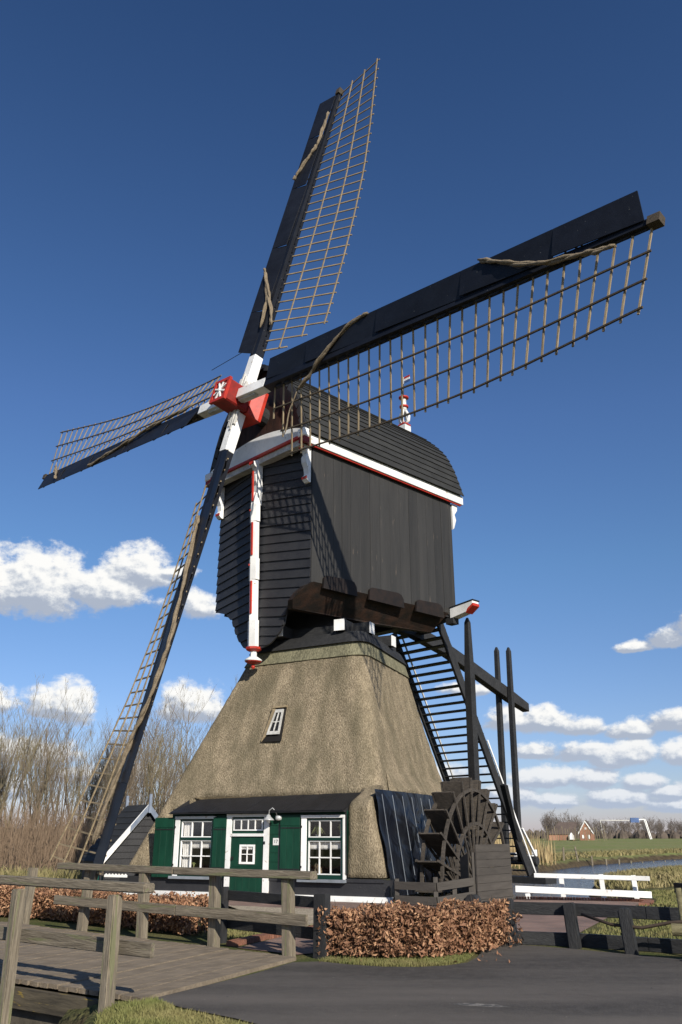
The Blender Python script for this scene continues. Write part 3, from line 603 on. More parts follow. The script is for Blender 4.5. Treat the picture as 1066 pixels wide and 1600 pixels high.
s = MB(); fbox(s, -.62, -.47, -.03, 2.04, NF - .1, NF + .045); fbox(s, .53, .67, -.03, 2.04, NF - .1, NF + .045); fbox(s, -.62, .67, 1.97, 2.045, NF - .1, NF + .05); fbox(s, -.47, .53, 1.49, 1.56, NF - .1, NF + .06)
df = s.build('door_frame', 'white', MILL)
fb('transom_panel', -.47, .53, 1.56, 1.97, NF - .06, NF - .01, 'green', df); fb('transom_dark_backing', -.42, .48, 1.63, 1.92, NF - .05, NF - .006, 'room_dark', df)  # dark sheet behind the transom panes, interior shade as colour
s = MB()
for q in ((-.42, .48, 1.63, 1.66), (-.42, .48, 1.89, 1.92), (-.42, -.39, 1.63, 1.92), (.45, .48, 1.63, 1.92), (-.19, -.165, 1.63, 1.92), (.02, .045, 1.63, 1.92), (.235, .26, 1.63, 1.92)): fbox(s, *q, NF - .008, NF + .02 + random.random() * .002)
s.build('transom_sash', 'white', df)
for e in (-.39, -.165, .045, .26): fb('pane', e, e + .2, 1.66, 1.89, NF - .002, NF + .002, 'glass', df)
for z in (.62, 1.3): fb('door_hinge', .54, .58, z, z + .07, NF + .046, NF + .06, 'iron', df)
# dormer roof
DR = [(-2.42, 2.07), (2.88, 2.09)]
m = MB(); k = 9; dro = None
def dpt(u, back):
    e = -2.32 + u * 5.2; z = 2.08 + .02 * u; bz = 2.36 + .10 * u
    return tw(e + (.34 * (1 - u) + .12 * u if back else 0), (NF + .22) if not back else (3.42), bz + .08 if back else z)
m.v = [tuple(dpt(0, 0)), tuple(dpt(1, 0)), tuple(dpt(1, 1)), tuple(dpt(0, 1))]; m.f = [(0, 1, 2, 3)]
m = MB().prism([dpt(0, 0), dpt(1, 0), dpt(1, 1), dpt(0, 1)], UP * -.03); dro = m.build('dormer_roof', 'felt', MILL)
for i in range(k):
    u0, u1 = i / k, (i + 1) / k + .004; l = .006 * (i % 2)
    MB().prism([dpt(u0, 0) + UP * (.004 + l) + TN * .01, dpt(min(u1, 1), 0) + UP * (.004 + l) + TN * .01, dpt(min(u1, 1), 1) + UP * (.004 + l), dpt(u0, 1) + UP * (.004 + l)], UP * .012).build('felt_strip', 'felt', dro)
m = MB(); m.prism([tw(-2.42, NF + .2, 2.07), tw(-2.42, 3.3, 2.45), tw(-2.42, 3.3, .62), tw(-2.42, NF - .1, .62), tw(-2.42, NF - .1, 2.05)], TE * .03); m.build('dormer_cheek', 'tar_weather', MILL); m = MB()
m.prism([tw(2.85, NF + .2, 2.09), tw(2.85, 3.3, 2.5), tw(2.85, 3.3, .62), tw(2.85, NF - .0, .62), tw(2.85, NF - .0, 2.05)], TE * .03); m.build('dormer_cheek', 'tar_weather', MILL)
# lamp, number plate
lamp = empty('wall_lamp', tw(.92, NF + .06, 1.93), 'galvanised swan neck lamp beside the door frame', 'lamp')
MB().lathe(tw(.98, NF + .06, 1.87), [(.0, .0), (.085, .02), (.095, .07), (.085, .12), (0, .14)], 12).build('wall_plate', 'metal_lamp', lamp, smooth=True)
MB().tube([tw(.96, NF + .1, 1.98), tw(.93, NF + .16, 2.1), tw(.86, NF + .2, 2.18), tw(.78, NF + .22, 2.12), tw(.77, NF + .22, 2.0)], .014, 8).build('neck', 'metal_lamp', lamp, smooth=True)
MB().lathe(tw(.76, NF + .22, 1.88), [(.15, 0), (.14, .02), (.06, .09), (.045, .13), (.0, .14)], 16).build('shade', 'metal_lamp', lamp, smooth=True)
MB().lathe(tw(.76, NF + .22, 1.82), [(.02, 0), (.035, .03), (.03, .08)], 10).build('bulb', 'white', lamp, smooth=True)
npl = fb('number_plate', .80, .97, 1.28, 1.45, NF + .013, NF + .022, 'white', None); tag(npl, 'small white house number plate with dark print right of the door', 'sign')
def text_obj(txt, size, loc, ax, az, mt, parent, ext=.002):
    cu = bpy.data.curves.new('print', 'FONT'); cu.body = txt; cu.size = size; cu.extrude = ext; cu.align_x = 'CENTER'; cu.align_y = 'CENTER'
    tmp = bpy.data.objects.new('tmp', cu); COL.objects.link(tmp); dg = bpy.context.evaluated_depsgraph_get(); me = bpy.data.meshes.new_from_object(tmp.evaluated_get(dg)); bpy.data.objects.remove(tmp)
    me.name = 'lettering'; me.materials.clear(); me.materials.append(M[mt]); o = bpy.data.objects.new('lettering', me); COL.objects.link(o)
    n = ax.cross(az)
    R = Matrix((ax, az, n)).transposed().to_4x4(); o.parent = parent; o.matrix_basis = Matrix.Translation(Vector(loc) - rootloc(parent)) @ R; return o
text_obj('17', .12, tw(.885, NF + .024, 1.365), TE, UP, 'iron', npl)
# thatched-face window
sw = MB(); 
def spt(e, z, out=0.):
    out += .13; e -= .80; t = z / ZT; tt = t + .035 * math.sin(math.pi * t); n = (1 - tt) * 3.95 + tt * ((TOP['FR'][1] + TOP['FL'][1]) / 2 + (TOP['FR'][1] - TOP['FL'][1]) * (e / 4)); return tw(e, n + out, z)
# positions measured along the sloped face
swin = MB().prism([spt(.42, 4.02, .035), spt(1.06, 4.02, .035), spt(1.06, 5.02, .035), spt(.62, 5.02, .035)], TN * -.03).build('thatch_window', 'room_dark', MILL)
s = MB(); q = [Vector((.56, 4.22)), Vector((.98, 4.22)), Vector((1.0, 4.95)), Vector((.74, 4.95))]; n4 = len(q); cc = sum(q, Vector((0, 0))) / 4
for i in range(4):
    a, b = q[i], q[(i + 1) % 4]; a2_, b2_ = cc + (a - cc) * .74, cc + (b - cc) * .74
    s.prism([spt(*a, .1), spt(*b, .1), spt(*b2_, .1), spt(*a2_, .1)], TN * -.07)
s.build('frame', 'white_worn', swin)
qi = [cc + (p - cc) * .72 for p in q]; s = MB(); s.prism([spt(*p, .06) for p in qi], TN * -.01); s.build('pane', 'felt', swin)
s = MB(); ml, mr_, mt_, mb_ = (qi[0] + qi[3]) / 2, (qi[1] + qi[2]) / 2, (qi[2] + qi[3]) / 2, (qi[0] + qi[1]) / 2
s.beam(spt(*ml, .075), spt(*mr_, .075), .03, .03, TN); s.beam(spt(*mb_, .075), spt(*mt_, .075), .03, .03, TN); s.build('glazing_bar', 'white_worn', swin)
s = MB(); s.prism([spt(.62, 5.06, .07), spt(1.08, 5.06, .07), spt(1.08, 5.0, .10), spt(.6, 5.0, .10)], TN * -.1); s.prism([spt(.40, 4.02, .075), spt(.56, 4.22, .07), spt(.74, 4.96, .07), spt(.62, 5.02, .075)], TN * -.06); s.build('reveal', 'lath', swin)
# tarpaulin on the right face
m = MB(); KX, KZ = 36, 18
for j in range(KZ + 1):
    for i in range(KX + 1):
        u = i / KX; v = j / KZ; nn = 3.74 - u * 6.6 + .12 * (1 - v) ; zz = .12 + v * 2.5
        e = 3.98 - v * .42 + .022 * math.sin(u * 38 + v * 4) + .04 * math.sin(u * 11 + v * 5 + 1) * math.sin(v * 3.1) + .02 * math.sin(v * 17 + u * 9)
        m.v.append(tuple(tw(e, nn, zz)))
for j in range(KZ):
    for i in range(KX): a = j * (KX + 1) + i; m.f.append((a, a + 1, a + KX + 2, a + KX + 1))
tp = m.build('plastic_sheet', 'plastic_sheet', MILL, smooth=True)
for i in range(6): nn = 3.55 - i * .72; beam('batten', tw(4.03, nn + .05, .12), tw(3.63, nn - .05, 2.5), .012, .012, 'gray_sill', tp, up=TE)

# ---- the mill house (house frame)
AP = (.15, -2.45)
def prow(side, u, z, out=0.):
    cx_, cy_ = (2.376, -2.2) if side > 0 else (-2.376, -2.2)
    x = AP[0] + (cx_ - AP[0]) * u; y = AP[1] + (cy_ - AP[1]) * u
    nrm = Vector((-(cy_ - AP[1]), (cx_ - AP[0]))).normalized() * (1 if side < 0 else -1)
    nrm = Vector((nrm.x, nrm.y)); 
    if nrm.y > 0: nrm = -nrm
    return hw(x + nrm.x * out, y + nrm.y * out, z)
bodyp = MB()   # inner body of the house
P0 = [(2.34, -2.12), (2.34, 4.7), (-2.34, 4.7), (-2.34, -2.12), (.15, -2.36)]
bodyp.prism([hw(x, y, 8.68) for x, y in P0], UP * 4.9); body = bodyp.build('mill_house', 'tar_weather', MILL)
LR = [(0, 6.86), (.06, 6.86), (.20, 6.9), (.305, 6.97), (.439, 7.21), (.541, 7.5), (.571, 7.86), (.649, 8.22), (.787, 8.45), (.95, 8.55), (1.0, 8.6)]
LL = [(0, 6.84), (.121, 6.9), (.257, 7.02), (.369, 7.26), (.45, 7.5), (.496, 7.67), (.54, 7.9), (.579, 8.05), (.66, 8.2), (.748, 8.35), (.95, 8.5), (1, 8.52)]
def clip_poly(poly, prof):      # keep the part of a (u,z) polygon above the bottom profile: sample u finely
    zb = lambda u: np.interp(u, [p[0] for p in prof], [p[1] for p in prof]); return zb
pw = []
for side, prof, rise in ((1, LR, (.30, .0)), (-1, LL, (.30, .10))):
    wl = MB(); us = np.linspace(0, 1, 25); zb = lambda u: float(np.interp(u, [p[0] for p in prof], [p[1] for p in prof]))
    for i in range(24): wl.prism([prow(side, us[i], zb(us[i]) + .01, .0), prow(side, us[i + 1], zb(us[i + 1]) + .01, 0.), prow(side, us[i + 1], 13.25), prow(side, us[i], 13.25)], -prow(side, 0, 0, .04) + prow(side, 0, 0, 0))
    wo = wl.build('prow_wall', 'tar_weather', MILL)
    z = 6.1; k = 0
    while z < 13.4:
        bm = MB(); zz = lambda u, s: z + s + rise[0] * (1 - u) + rise[1] * u
        uu = np.linspace(0, 1, 33); run = [u for u in uu if zz(u, .30) > zb(u) + .02 and zz(u, 0) < 13.3]
        if len(run) > 1:
            bo = [(u, max(zz(u, 0), zb(u))) for u in run]; to = [(u, min(zz(u, .30), 13.35)) for u in run]
            jx = random.uniform(-.004, .006)
            n = len(run); vs = []
            for (u, a) in bo: f_ = (a - zz(u, 0)) / .3; vs += [prow(side, u, a, .052 - .035 * f_ + jx), prow(side, u, a, .02 - .02 * f_)]
            for (u, a) in to: vs += [prow(side, u, a, .014 + jx), prow(side, u, a, .001)]
            fs = []
            for i in range(n - 1):
                b0, b1, t0, t1 = 2 * i, 2 * i + 2, 2 * n + 2 * i, 2 * n + 2 * i + 2
                fs += [(b0, b1, t1, t0), (b0 + 1, t0 + 1, t1 + 1, b1 + 1), (b0, b0 + 1, b1 + 1, b1), (t0, t1, t1 + 1, t0 + 1)]
            fs += [(0, 2 * n, 2 * n + 1, 1), (2 * n - 2, 2 * n - 1, 4 * n - 1, 4 * n - 2)]
            bm.add(vs, fs); bm.build('weatherboard', 'tar_weather', wo)
        z += .298; k += 1
# side walls with vertical boards
for sgn in (1, -1):
    sw_ = MB().prism([hw(sgn * 2.34, -2.18, 8.66), hw(sgn * 2.34, 4.72, 8.80), hw(sgn * 2.34, 4.72, 13.2), hw(sgn * 2.34, -2.18, 13.2)], HR * (.02 * sgn)).build('side_wall', 'tar_wall', MILL)
    y = -2.2
    while y < 4.7:
        wd = random.choice((.38, .42, .46, .50)); y1 = min(y + wd, 4.72); zb = 8.62 + (y + 2.2) * .022; t = .024 + random.uniform(0, .008)
        MB().box(hw(sgn * (2.362 + t / 2), (y + y1) / 2, (zb + 13.12) / 2), HR * (t / 2), HB * ((y1 - y) / 2 - .004), UP * ((13.12 - zb) / 2)).build('wall_board', 'tar_wall', sw_); y = y1
# rear wall
rw = MB().prism([hw(-2.36, 4.72, 8.8), hw(2.36, 4.72, 8.8), hw(2.36, 4.72, 13.4), hw(-2.36, 4.72, 13.4)], HB * .03).build('rear_wall', 'tar_wall', MILL)
for i in range(11): MB().box(hw(-2.36 + .215 + i * .43, 4.765, 11.0), HR * .211, HB * .012, UP * 2.2).build('wall_board', 'tar_wall', rw)
# side bearers below the walls with three rounded blocks
for sgn in (1, -1):
    top = [(-2.5, 8.64), (4.2, 8.78)]; X1, X0 = 2.42 * sgn, 1.92 * sgn
    yl = 0 if sgn > 0 else 1.6
    a = [hw(X1, -2.12 + yl, 8.64), hw(X1, 4.3, 8.80)]; b = [hw(X0, -2.5 + yl, 7.84), hw(X0, 3.9, 8.12)]
    m = MB()
    m.prism([a[0], hw(X1 * .965, -2.36 + yl, 8.50), hw(X1 * .92, -2.56 + yl, 8.28), hw(X1 * .86, -2.64 + yl, 8.06), b[0], hw(X0, .6, 7.93), b[1], a[1]], HR * (-.22 * sgn)); bo = m.build('side_bearer', 'brown_tar', MILL)
    for (y0, y1) in ((-1.72, -.37), (.27, 1.83), (2.54, 3.9)):
        pts = [(y0 - .06, 8.5), (y0 - .02, 8.84), (y0 + .1, 8.92), (y1 - .25, 8.97), (y1 - .08, 8.93), (y1 + .02, 8.8), (y1 + .05, 8.5)]
        MB().prism([hw(X1 + .005 * sgn, yy, zz + (yy + 1) * .008) for yy, zz in pts], HR * (.07 * sgn)).build('bearer_block', 'block_tar', bo)
m = MB()
for y in (-1.3, 1.0, 3.1): m.box(hw(0, y, 8.42), HR * 1.7, HB * .2, UP * .2)
m.build('floor_beam', 'tar_beam', MILL)
MB().prism([hw(-2.3, -2.1, 8.62), hw(2.3, -2.1, 8.62), hw(2.3, 4.7, 8.70), hw(-2.3, 4.7, 8.70)], UP * .05).build('house_floor', 'tar_beam', MILL)
# roof
RP = [(2.63, 13.44), (2.47, 13.95), (2.24, 14.62), (1.98, 15.18), (1.72, 15.55), (1.36, 15.95), (.94, 16.34), (.5, 16.68), (0, 16.98)]
def resample(P, n):
    P = np.array(P); d = np.r_[0, np.cumsum(np.hypot(*np.diff(P, axis=0).T))]; t = np.linspace(0, d[-1], n + 1); return np.c_[np.interp(t, d, P[:, 0]), np.interp(t, d, P[:, 1])]
Y0, Y1 = -2.62, 5.22
for sgn in (1, -1):
    R = resample(RP, 16); m = MB()
    inner = [(x * .975, z - .05) for x, z in R]
    for i in range(16):
        (xa, za), (xb, zb_) = inner[i], inner[i + 1]; m.prism([hw(sgn * xa, Y0 + .04, za), hw(sgn * xb, Y0 + .04, zb_), hw(sgn * xb, Y1 - .04, zb_), hw(sgn * xa, Y1 - .04, za)], UP * -.03)
    ro = m.build('roof', 'tar_roof', MILL)
    for i in range(16):
        (xa, za), (xb, zb_) = R[i], R[i + 1]; nr = Vector((zb_ - za, xa - xb)).normalized()
        nr = Vector((abs(nr.x), abs(nr.y)))
        o1 = .045; o2 = .008; hx = lambda x, z, y, o: hw(sgn * (x + nr.x * o), y, z + nr.y * o)
        ov = .05; xa2 = xa + (xa - xb) * ov / .3; za2 = za - (zb_ - za) * ov / .3; ra = random.uniform(-.01, .01)
        MB().hexa([hx(xa2, za2, Y0 + ra, o1 - .03), hx(xa2, za2, Y1 + ra, o1 - .03), hx(xb, zb_, Y1 + ra, o2 - .03), hx(xb, zb_, Y0 + ra, o2 - .03), hx(xa2, za2, Y0 + ra, o1), hx(xa2, za2, Y1 + ra, o1), hx(xb, zb_, Y1 + ra, o2), hx(xb, zb_, Y0 + ra, o2)]).build('roof_board', 'tar_roof', ro)
# gables
G = resample(RP, 12); gp = [(x * .96, z - .02) for x, z in G]; poly = gp + [(-x, z) for x, z in gp[::-1][1:]]
gr = MB().prism([hw(x, 4.74, z) for x, z in poly], HB * .03).build('rear_gable', 'tar_wall', MILL)
gf = MB().prism([hw(x, -2.30, z) for x, z in poly], HB * .03).build('front_gable', 'gable_brown', MILL)
zr = lambda x: float(np.interp(abs(x), [p[0] for p in gp][::-1], [p[1] for p in gp][::-1]))
x = -2.4
while x < 2.35:
    x1 = min(x + .36, 2.4); MB().prism([hw(x + .004, -2.34, 13.5), hw(x1 - .004, -2.34, 13.5), hw(x1 - .004, -2.34, max(13.55, zr(x1) - .02)), hw(x + .004, -2.34, max(13.55, zr(x) - .02))], HB * .035).build('gable_board', 'gable_brown', gf); x = x1
# black rim on the front edge of the roof
for sgn in (1, -1):
    m = MB()
    for i in range(12):
        (xa, za), (xb, zb_) = G[i], G[i + 1]; m.prism([hw(sgn * xa * 1.0, Y0 - .05, za + .03), hw(sgn * xb * 1.0, Y0 - .05, zb_ + .03), hw(sgn * xb * .92, Y0 - .05, zb_ - .2), hw(sgn * xa * .92, Y0 - .05, za - .1)], HB * .04)
    m.build('verge_board', 'tar_weather', MILL)
# white eave boards with red lower edge (sides)
for sgn in (1, -1):
    MB().prism([hw(sgn * 2.48, -2.7, 13.09), hw(sgn * 2.48, 5.28, 13.09), hw(sgn * 2.48, 5.28, 13.42), hw(sgn * 2.48, -2.7, 13.42)], HR * .1 * sgn).build('eave_board', 'white', MILL, bevel=.01)
    MB().prism([hw(sgn * 2.46, -2.66, 13.045), hw(sgn * 2.46, 5.2, 13.045), hw(sgn * 2.46, 5.2, 13.088), hw(sgn * 2.46, -2.66, 13.088)], HR * .07 * sgn).build('red_trim', 'red', MILL)
# arched white front board
m = MB(); n = 16; arc = lambda x: 13.50 + .52 * (1 - (x / 2.6)**2)
for i in range(n):
    x0 = -2.5 + 5.0 * i / n; x1 = -2.5 + 5.0 * (i + 1) / n
    m.prism([hw(x0, -2.74, 13.32), hw(x1, -2.74, 13.32), hw(x1, -2.74, arc(x1)), hw(x0, -2.74, arc(x0))], HB * .10)
m.build('arched_board', 'white', MILL)
m = MB().box(hw(0, -2.70, 13.27), HR * 2.5, HB * .09, UP * .045); m.build('red_trim', 'red', MILL)
MB().box(hw(0, -2.56, 13.12), HR * 2.44, HB * .14, UP * .10).build('soffit_board', 'white_worn', MILL)
for x in (2.5, -2.5):
    MB().box(hw(x, -2.66, 13.38), HR * .16, HB * .16, UP * .14).build('corner_block', 'white', MILL, bevel=.03); MB().box(hw(x, -2.64, 13.14), HR * .14, HB * .14, UP * .095).build('corner_block_red', 'red_dark', MILL)
# carved brackets
def bracket(x, y, z, s=1.0, axis='front'):
    pr = [(0, 0), (.32, 0), (.32, -.10), (.22, -.16), (.17, -.25), (.24, -.38), (.22, -.55), (.13, -.72), (.10, -.92), (.17, -1.0), (.17, -1.12), (.08, -1.2), (0, -1.2)]
    b = MB().prism([hw(x - .11, y - a * s, z + c * s) for a, c in pr], HR * .22).build('bracket', 'white', MILL, bevel=.006)
    for c in (-.045, -1.06): MB().box(hw(x, y - (.33 if c > -.5 else .18) * s, z + c * s), HR * .112, HB * .012, UP * .04 * s).build('red_band', 'red', b)
bracket(2.28, -2.26, 13.05); bracket(-2.28, -2.26, 13.05); bracket(.15, -2.50, 13.1, 1.25)
# brackets on the rear corner
for x in (2.32, -2.32):
    MB().prism([hw(x - .1, 4.8 + a, 13.05 + c) for a, c in ((0, 0), (.3, 0), (.28, -.2), (.12, -.4), (.2, -.6), (.06, -.95), (0, -1.0))], HR * .2).build('rear_bracket', 'white', MILL)
# central prow post, white with red stripes
post_segs = [(6.92, 7.75, .19), (7.75, 9.05, .14), (9.05, 9.75, .18), (9.75, 11.0, .14), (11.0, 11.6, .18), (11.6, 12.0, .14)]
pst = None
for (z0, z1, hwid) in post_segs:
    lean = lambda z: -2.50 - (z - 7) * .028
    b = MB(); c0 = hw(.15, lean(z0), z0); c1 = hw(.15, lean(z1), z1)
    P = []
    for c in (c0, c1):
        P += [c + HR * -hwid + HB * .02, c + HR * -hwid + HB * -.12, c + HB * -.22, c + HR * hwid + HB * -.12, c + HR * hwid + HB * .02]
    b.add(P, [(4, 3, 2, 1, 0), (5, 6, 7, 8, 9)] + [(i, (i + 1) % 5, 5 + (i + 1) % 5, 5 + i) for i in range(5)])
    o = b.build('prow_post', 'white', MILL if pst is None else pst, bevel=.006)
    if pst is None: pst = o
for (z0, z1) in ((7.95, 9.0), (9.85, 10.95), (11.68, 12.75)):
    a = hw(.15 + .03, -2.50 - (z0 - 7) * .028 - .213, z0); b = hw(.15 + .03, -2.50 - (z1 - 7) * .028 - .213, z1); beam('red_stripe', a + HR * .03, b + HR * .03, .05, .05, 'red', pst, up=HB)
beam('upper_post', hw(.15, -2.60, 12.0), hw(.15, -2.63, 13.2), .24, .2, 'white', pst, up=HB)
for z in (9.55, 11.4): MB().lathe(hw(.07, -2.50 - (z - 7) * .028 - .19, z), [(.0, -.04), (.035, -.03), (.035, .03), (0, .04)], 8).build('red_stud', 'red', pst)
MB().lathe(hw(.15, -2.52, 6.80), [(.05, 0), (.16, .0), (.25, .05), (.25, .12)], 8, .39).build('drop_collar', 'red', pst)
MB().lathe(hw(.15, -2.52, 6.62), [(.10, 0), (.10, .19)], 8).build('drop_neck', 'white', pst); MB().lathe(hw(.15, -2.52, 6.44), [(.14, 0), (.27, .06), (.27, .09), (.13, .19)], 12).build('drop_knob', 'white', pst, smooth=True)
MB().lathe(hw(.15, -2.52, 6.40), [(.08, 0), (.24, .06), (.26, .09)], 12).build('drop_rim', 'red', pst); MB().lathe(hw(.15, -2.52, 6.25), [(0, 0), (.06, .04), (.06, .1), (0, .14)], 8).build('drop_tip', 'red', pst, smooth=True)
text_obj('1721', .12, hw(.045, -2.735, 7.42), (HR * .93 - HB * .36).normalized(), UP, 'iron', pst)
# finial with flag on the rear of the ridge
fin = MB().lathe(hw(0, 5.02, 16.9), [(.26, 0), (.26, .32), (.22, .36)], 4, math.pi / 4 - .8).build('finial', 'white', MILL)
MB().lathe(hw(0, 5.02, 17.26), [(.27, 0), (.24, .06), (.1, .1)], 4, math.pi / 4 - .8).build('finial_trim', 'red', fin)
for t in range(4):
    a = t * math.pi / 2 + .3; d = HR * math.cos(a) + HB * math.sin(a)
    MB().tube([hw(0, 5.02, 17.34) + d * .05, hw(0, 5.02, 17.46) + d * .2, hw(0, 5.02, 17.66) + d * .22, hw(0, 5.02, 17.9) + d * .1, hw(0, 5.02, 18.02) + d * .04], .06, 8).build('baluster', 'white', fin, smooth=True)
MB().lathe(hw(0, 5.02, 17.95), [(.13, 0), (.11, .2), (.10, .55), (.14, .62)], 10).build('finial_neck', 'white', fin, smooth=True)
for z, r in ((18.08, .19), (18.5, .21)): MB().lathe(hw(0, 5.02, z), [(.1, 0), (r, .03), (r, .09), (.1, .13)], 12).build('finial_ring', 'red', fin, smooth=True)
MB().tube([hw(0, 5.02, 18.6), hw(0, 5.02, 19.55)], .02, 6).build('flag_rod', 'iron', fin)
for i, (c, z) in enumerate((('red', 19.48), ('white', 19.38), ('flag_blue', 19.28))): MB().box(hw(.2, 5.02, z), HR * .17, HB * .01, UP * .045).build('weathervane_stripe', c, fin)
MB().box(hw(-.02, 5.02, 19.38), HR * .07, HB * .012, UP * .16).build('weathervane_plate', 'white', fin)
# white headed spruit beam at the rear and its left twin
for sgn in (1, -1):
    a, b = hw(sgn * 2.3, 4.55, 8.80), hw(sgn * 3.22, 4.55, 8.90); sp_ = beam('spruit_beam', hw(sgn * 1.5, 4.55, 8.74), a, .36, .34, 'tar_beam', MILL)
    k1 = MB().prism([hw(sgn * 2.42, 4.36, 8.60), hw(sgn * 3.1, 4.36, 8.72), hw(sgn * 3.42, 4.36, 8.92), hw(sgn * 3.42, 4.36, 9.08), hw(sgn * 2.42, 4.36, 8.97)], HB * .36).build('spruit_head', 'white', None, bevel=.01)
    k2 = MB().prism([hw(sgn * 3.12, 4.355, 8.69), hw(sgn * 3.44, 4.355, 8.90), hw(sgn * 3.44, 4.355, 8.99), hw(sgn * 3.2, 4.355, 8.84)], HB * .37).build('red_nose', 'red', None)
    k3 = MB().prism([hw(sgn * 2.42, 4.34, 8.975), hw(sgn * 3.45, 4.34, 9.085), hw(sgn * 3.45, 4.34, 9.12), hw(sgn * 2.42, 4.34, 9.01)], HB * .4).build('lead_cap', 'felt', None)
    for q in (k1, k2, k3): under(q, sp_)
MB().box(hw(2.4, 4.5, 8.52), HR * .16, HB * .16, UP * .1).build('bearer_foot', 'tar_beam', MILL)

# ---- poll end and sails
HUB = V(-3.481, 25.099, 15.185); AX = V(-.705, -.684, .188).normalized(); US = V(.135, .131, .982); US = (US - AX * US.dot(AX)).normalized(); RS = US.cross(AX); RS = RS if RS.dot(HR) > 0 else -RS
PH = .124
def arm(k):
    an = PH + k * math.pi / 2; return US * math.cos(an) + RS * math.sin(an), US * -math.sin(an) + RS * math.cos(an), (-.17 if k % 2 == 0 else .17)
def sp3(k, r, w, d): D, E_, o = arm(k); return HUB + AX * (o + d) + D * r + E_ * w
D0_, E0_, _ = arm(0)
pe = MB().box(HUB + AX * .26, D0_ * .40, E0_ * .40, AX * .50).build('poll_end', 'red_dark', MILL, bevel=.05)
s = MB()
for sg in (-1, 1):
    s.box(HUB + AX * .74 + D0_ * (.37 * sg), D0_ * .055, E0_ * .43, AX * .05); s.box(HUB + AX * .741 + E0_ * (.37 * sg), D0_ * .43, E0_ * .055, AX * .05)
s.build('poll_rim', 'red', pe)
m = MB()
P = []
for dd, rr in ((-.24, .40), (-.62, .56), (-.74, .56)):
    for i, j in ((-1, -1), (1, -1), (1, 1), (-1, 1)): P.append(HUB + AX * dd + D0_ * (i * rr) + E0_ * (j * rr))
m.add(P, [(0, 1, 2, 3), (11, 10, 9, 8)] + [(q * 4 + i, q * 4 + (i + 1) % 4, q * 4 + 4 + (i + 1) % 4, q * 4 + 4 + i) for q in range(2) for i in range(4)]); m.build('poll_collar', 'red', pe)
for i in range(8):
    t = i * math.pi / 4 + .3; d = D0_ * math.cos(t) + E0_ * math.sin(t); c = HUB + AX * .775; m = MB(); m.beam(c + d * .05, c + d * random.uniform(.27, .36), .035, .05, AX, .06, .05); m.build('star_ray', 'white', pe)
MB().lathe((0, 0, 0), [(0, 0), (.09, 0), (.07, .06), (0, .08)], 8)
m = MB(); m.tube([HUB + AX * .76, HUB + AX * .84], [.1, .05], 8); m.build('star_boss', 'white', pe)
m = MB(); m.tube([HUB - AX * .7, HUB - AX * 1.9], .33, 12); m.build('windshaft', 'tar_beam', MILL)
ROPES = {0: [[(13.66, .05), (12.9, .02), (12.0, -.02), (11.7, -.15), (11.3, -.38), (10.62, -.70), (10.4, -.80)], [(5.95, -.78), (5.6, -.62), (4.6, -.1), (3.7, .3), (3.1, .42)], [(5.7, -.66), (4.2, -.05), (3.0, .05)]],
         1: [[(14.2, .35), (13.7, .30), (13.3, .22), (12.5, .12), (11.6, -.25), (10.9, -.62), (10.5, -.80)], [(6.6, -.74), (6.0, -.70), (5.3, -.35), (4.6, .15), (4.1, .5), (3.7, .75)], [(3.7, .75), (3.4, 1.3), (3.3, 2.1)]],
         2: [[(4.3, .1), (4.7, .0), (6.2, -.30), (7.5, -.62), (8.8, -.78), (9.7, -.72), (10.6, -.55), (11.2, -.25), (11.9, -.1), (12.6, .0), (13.3, .1), (14.3, .3)]],
         3: [[(13.9, .3), (13.6, .1), (13.2, -.3), (12.9, -.62)], [(9.6, -.72), (9.1, -.66), (8.2, -.45), (7.0, -.25), (6.0, -.05), (5.0, .15), (3.9, .3), (2.6, .5)]]}
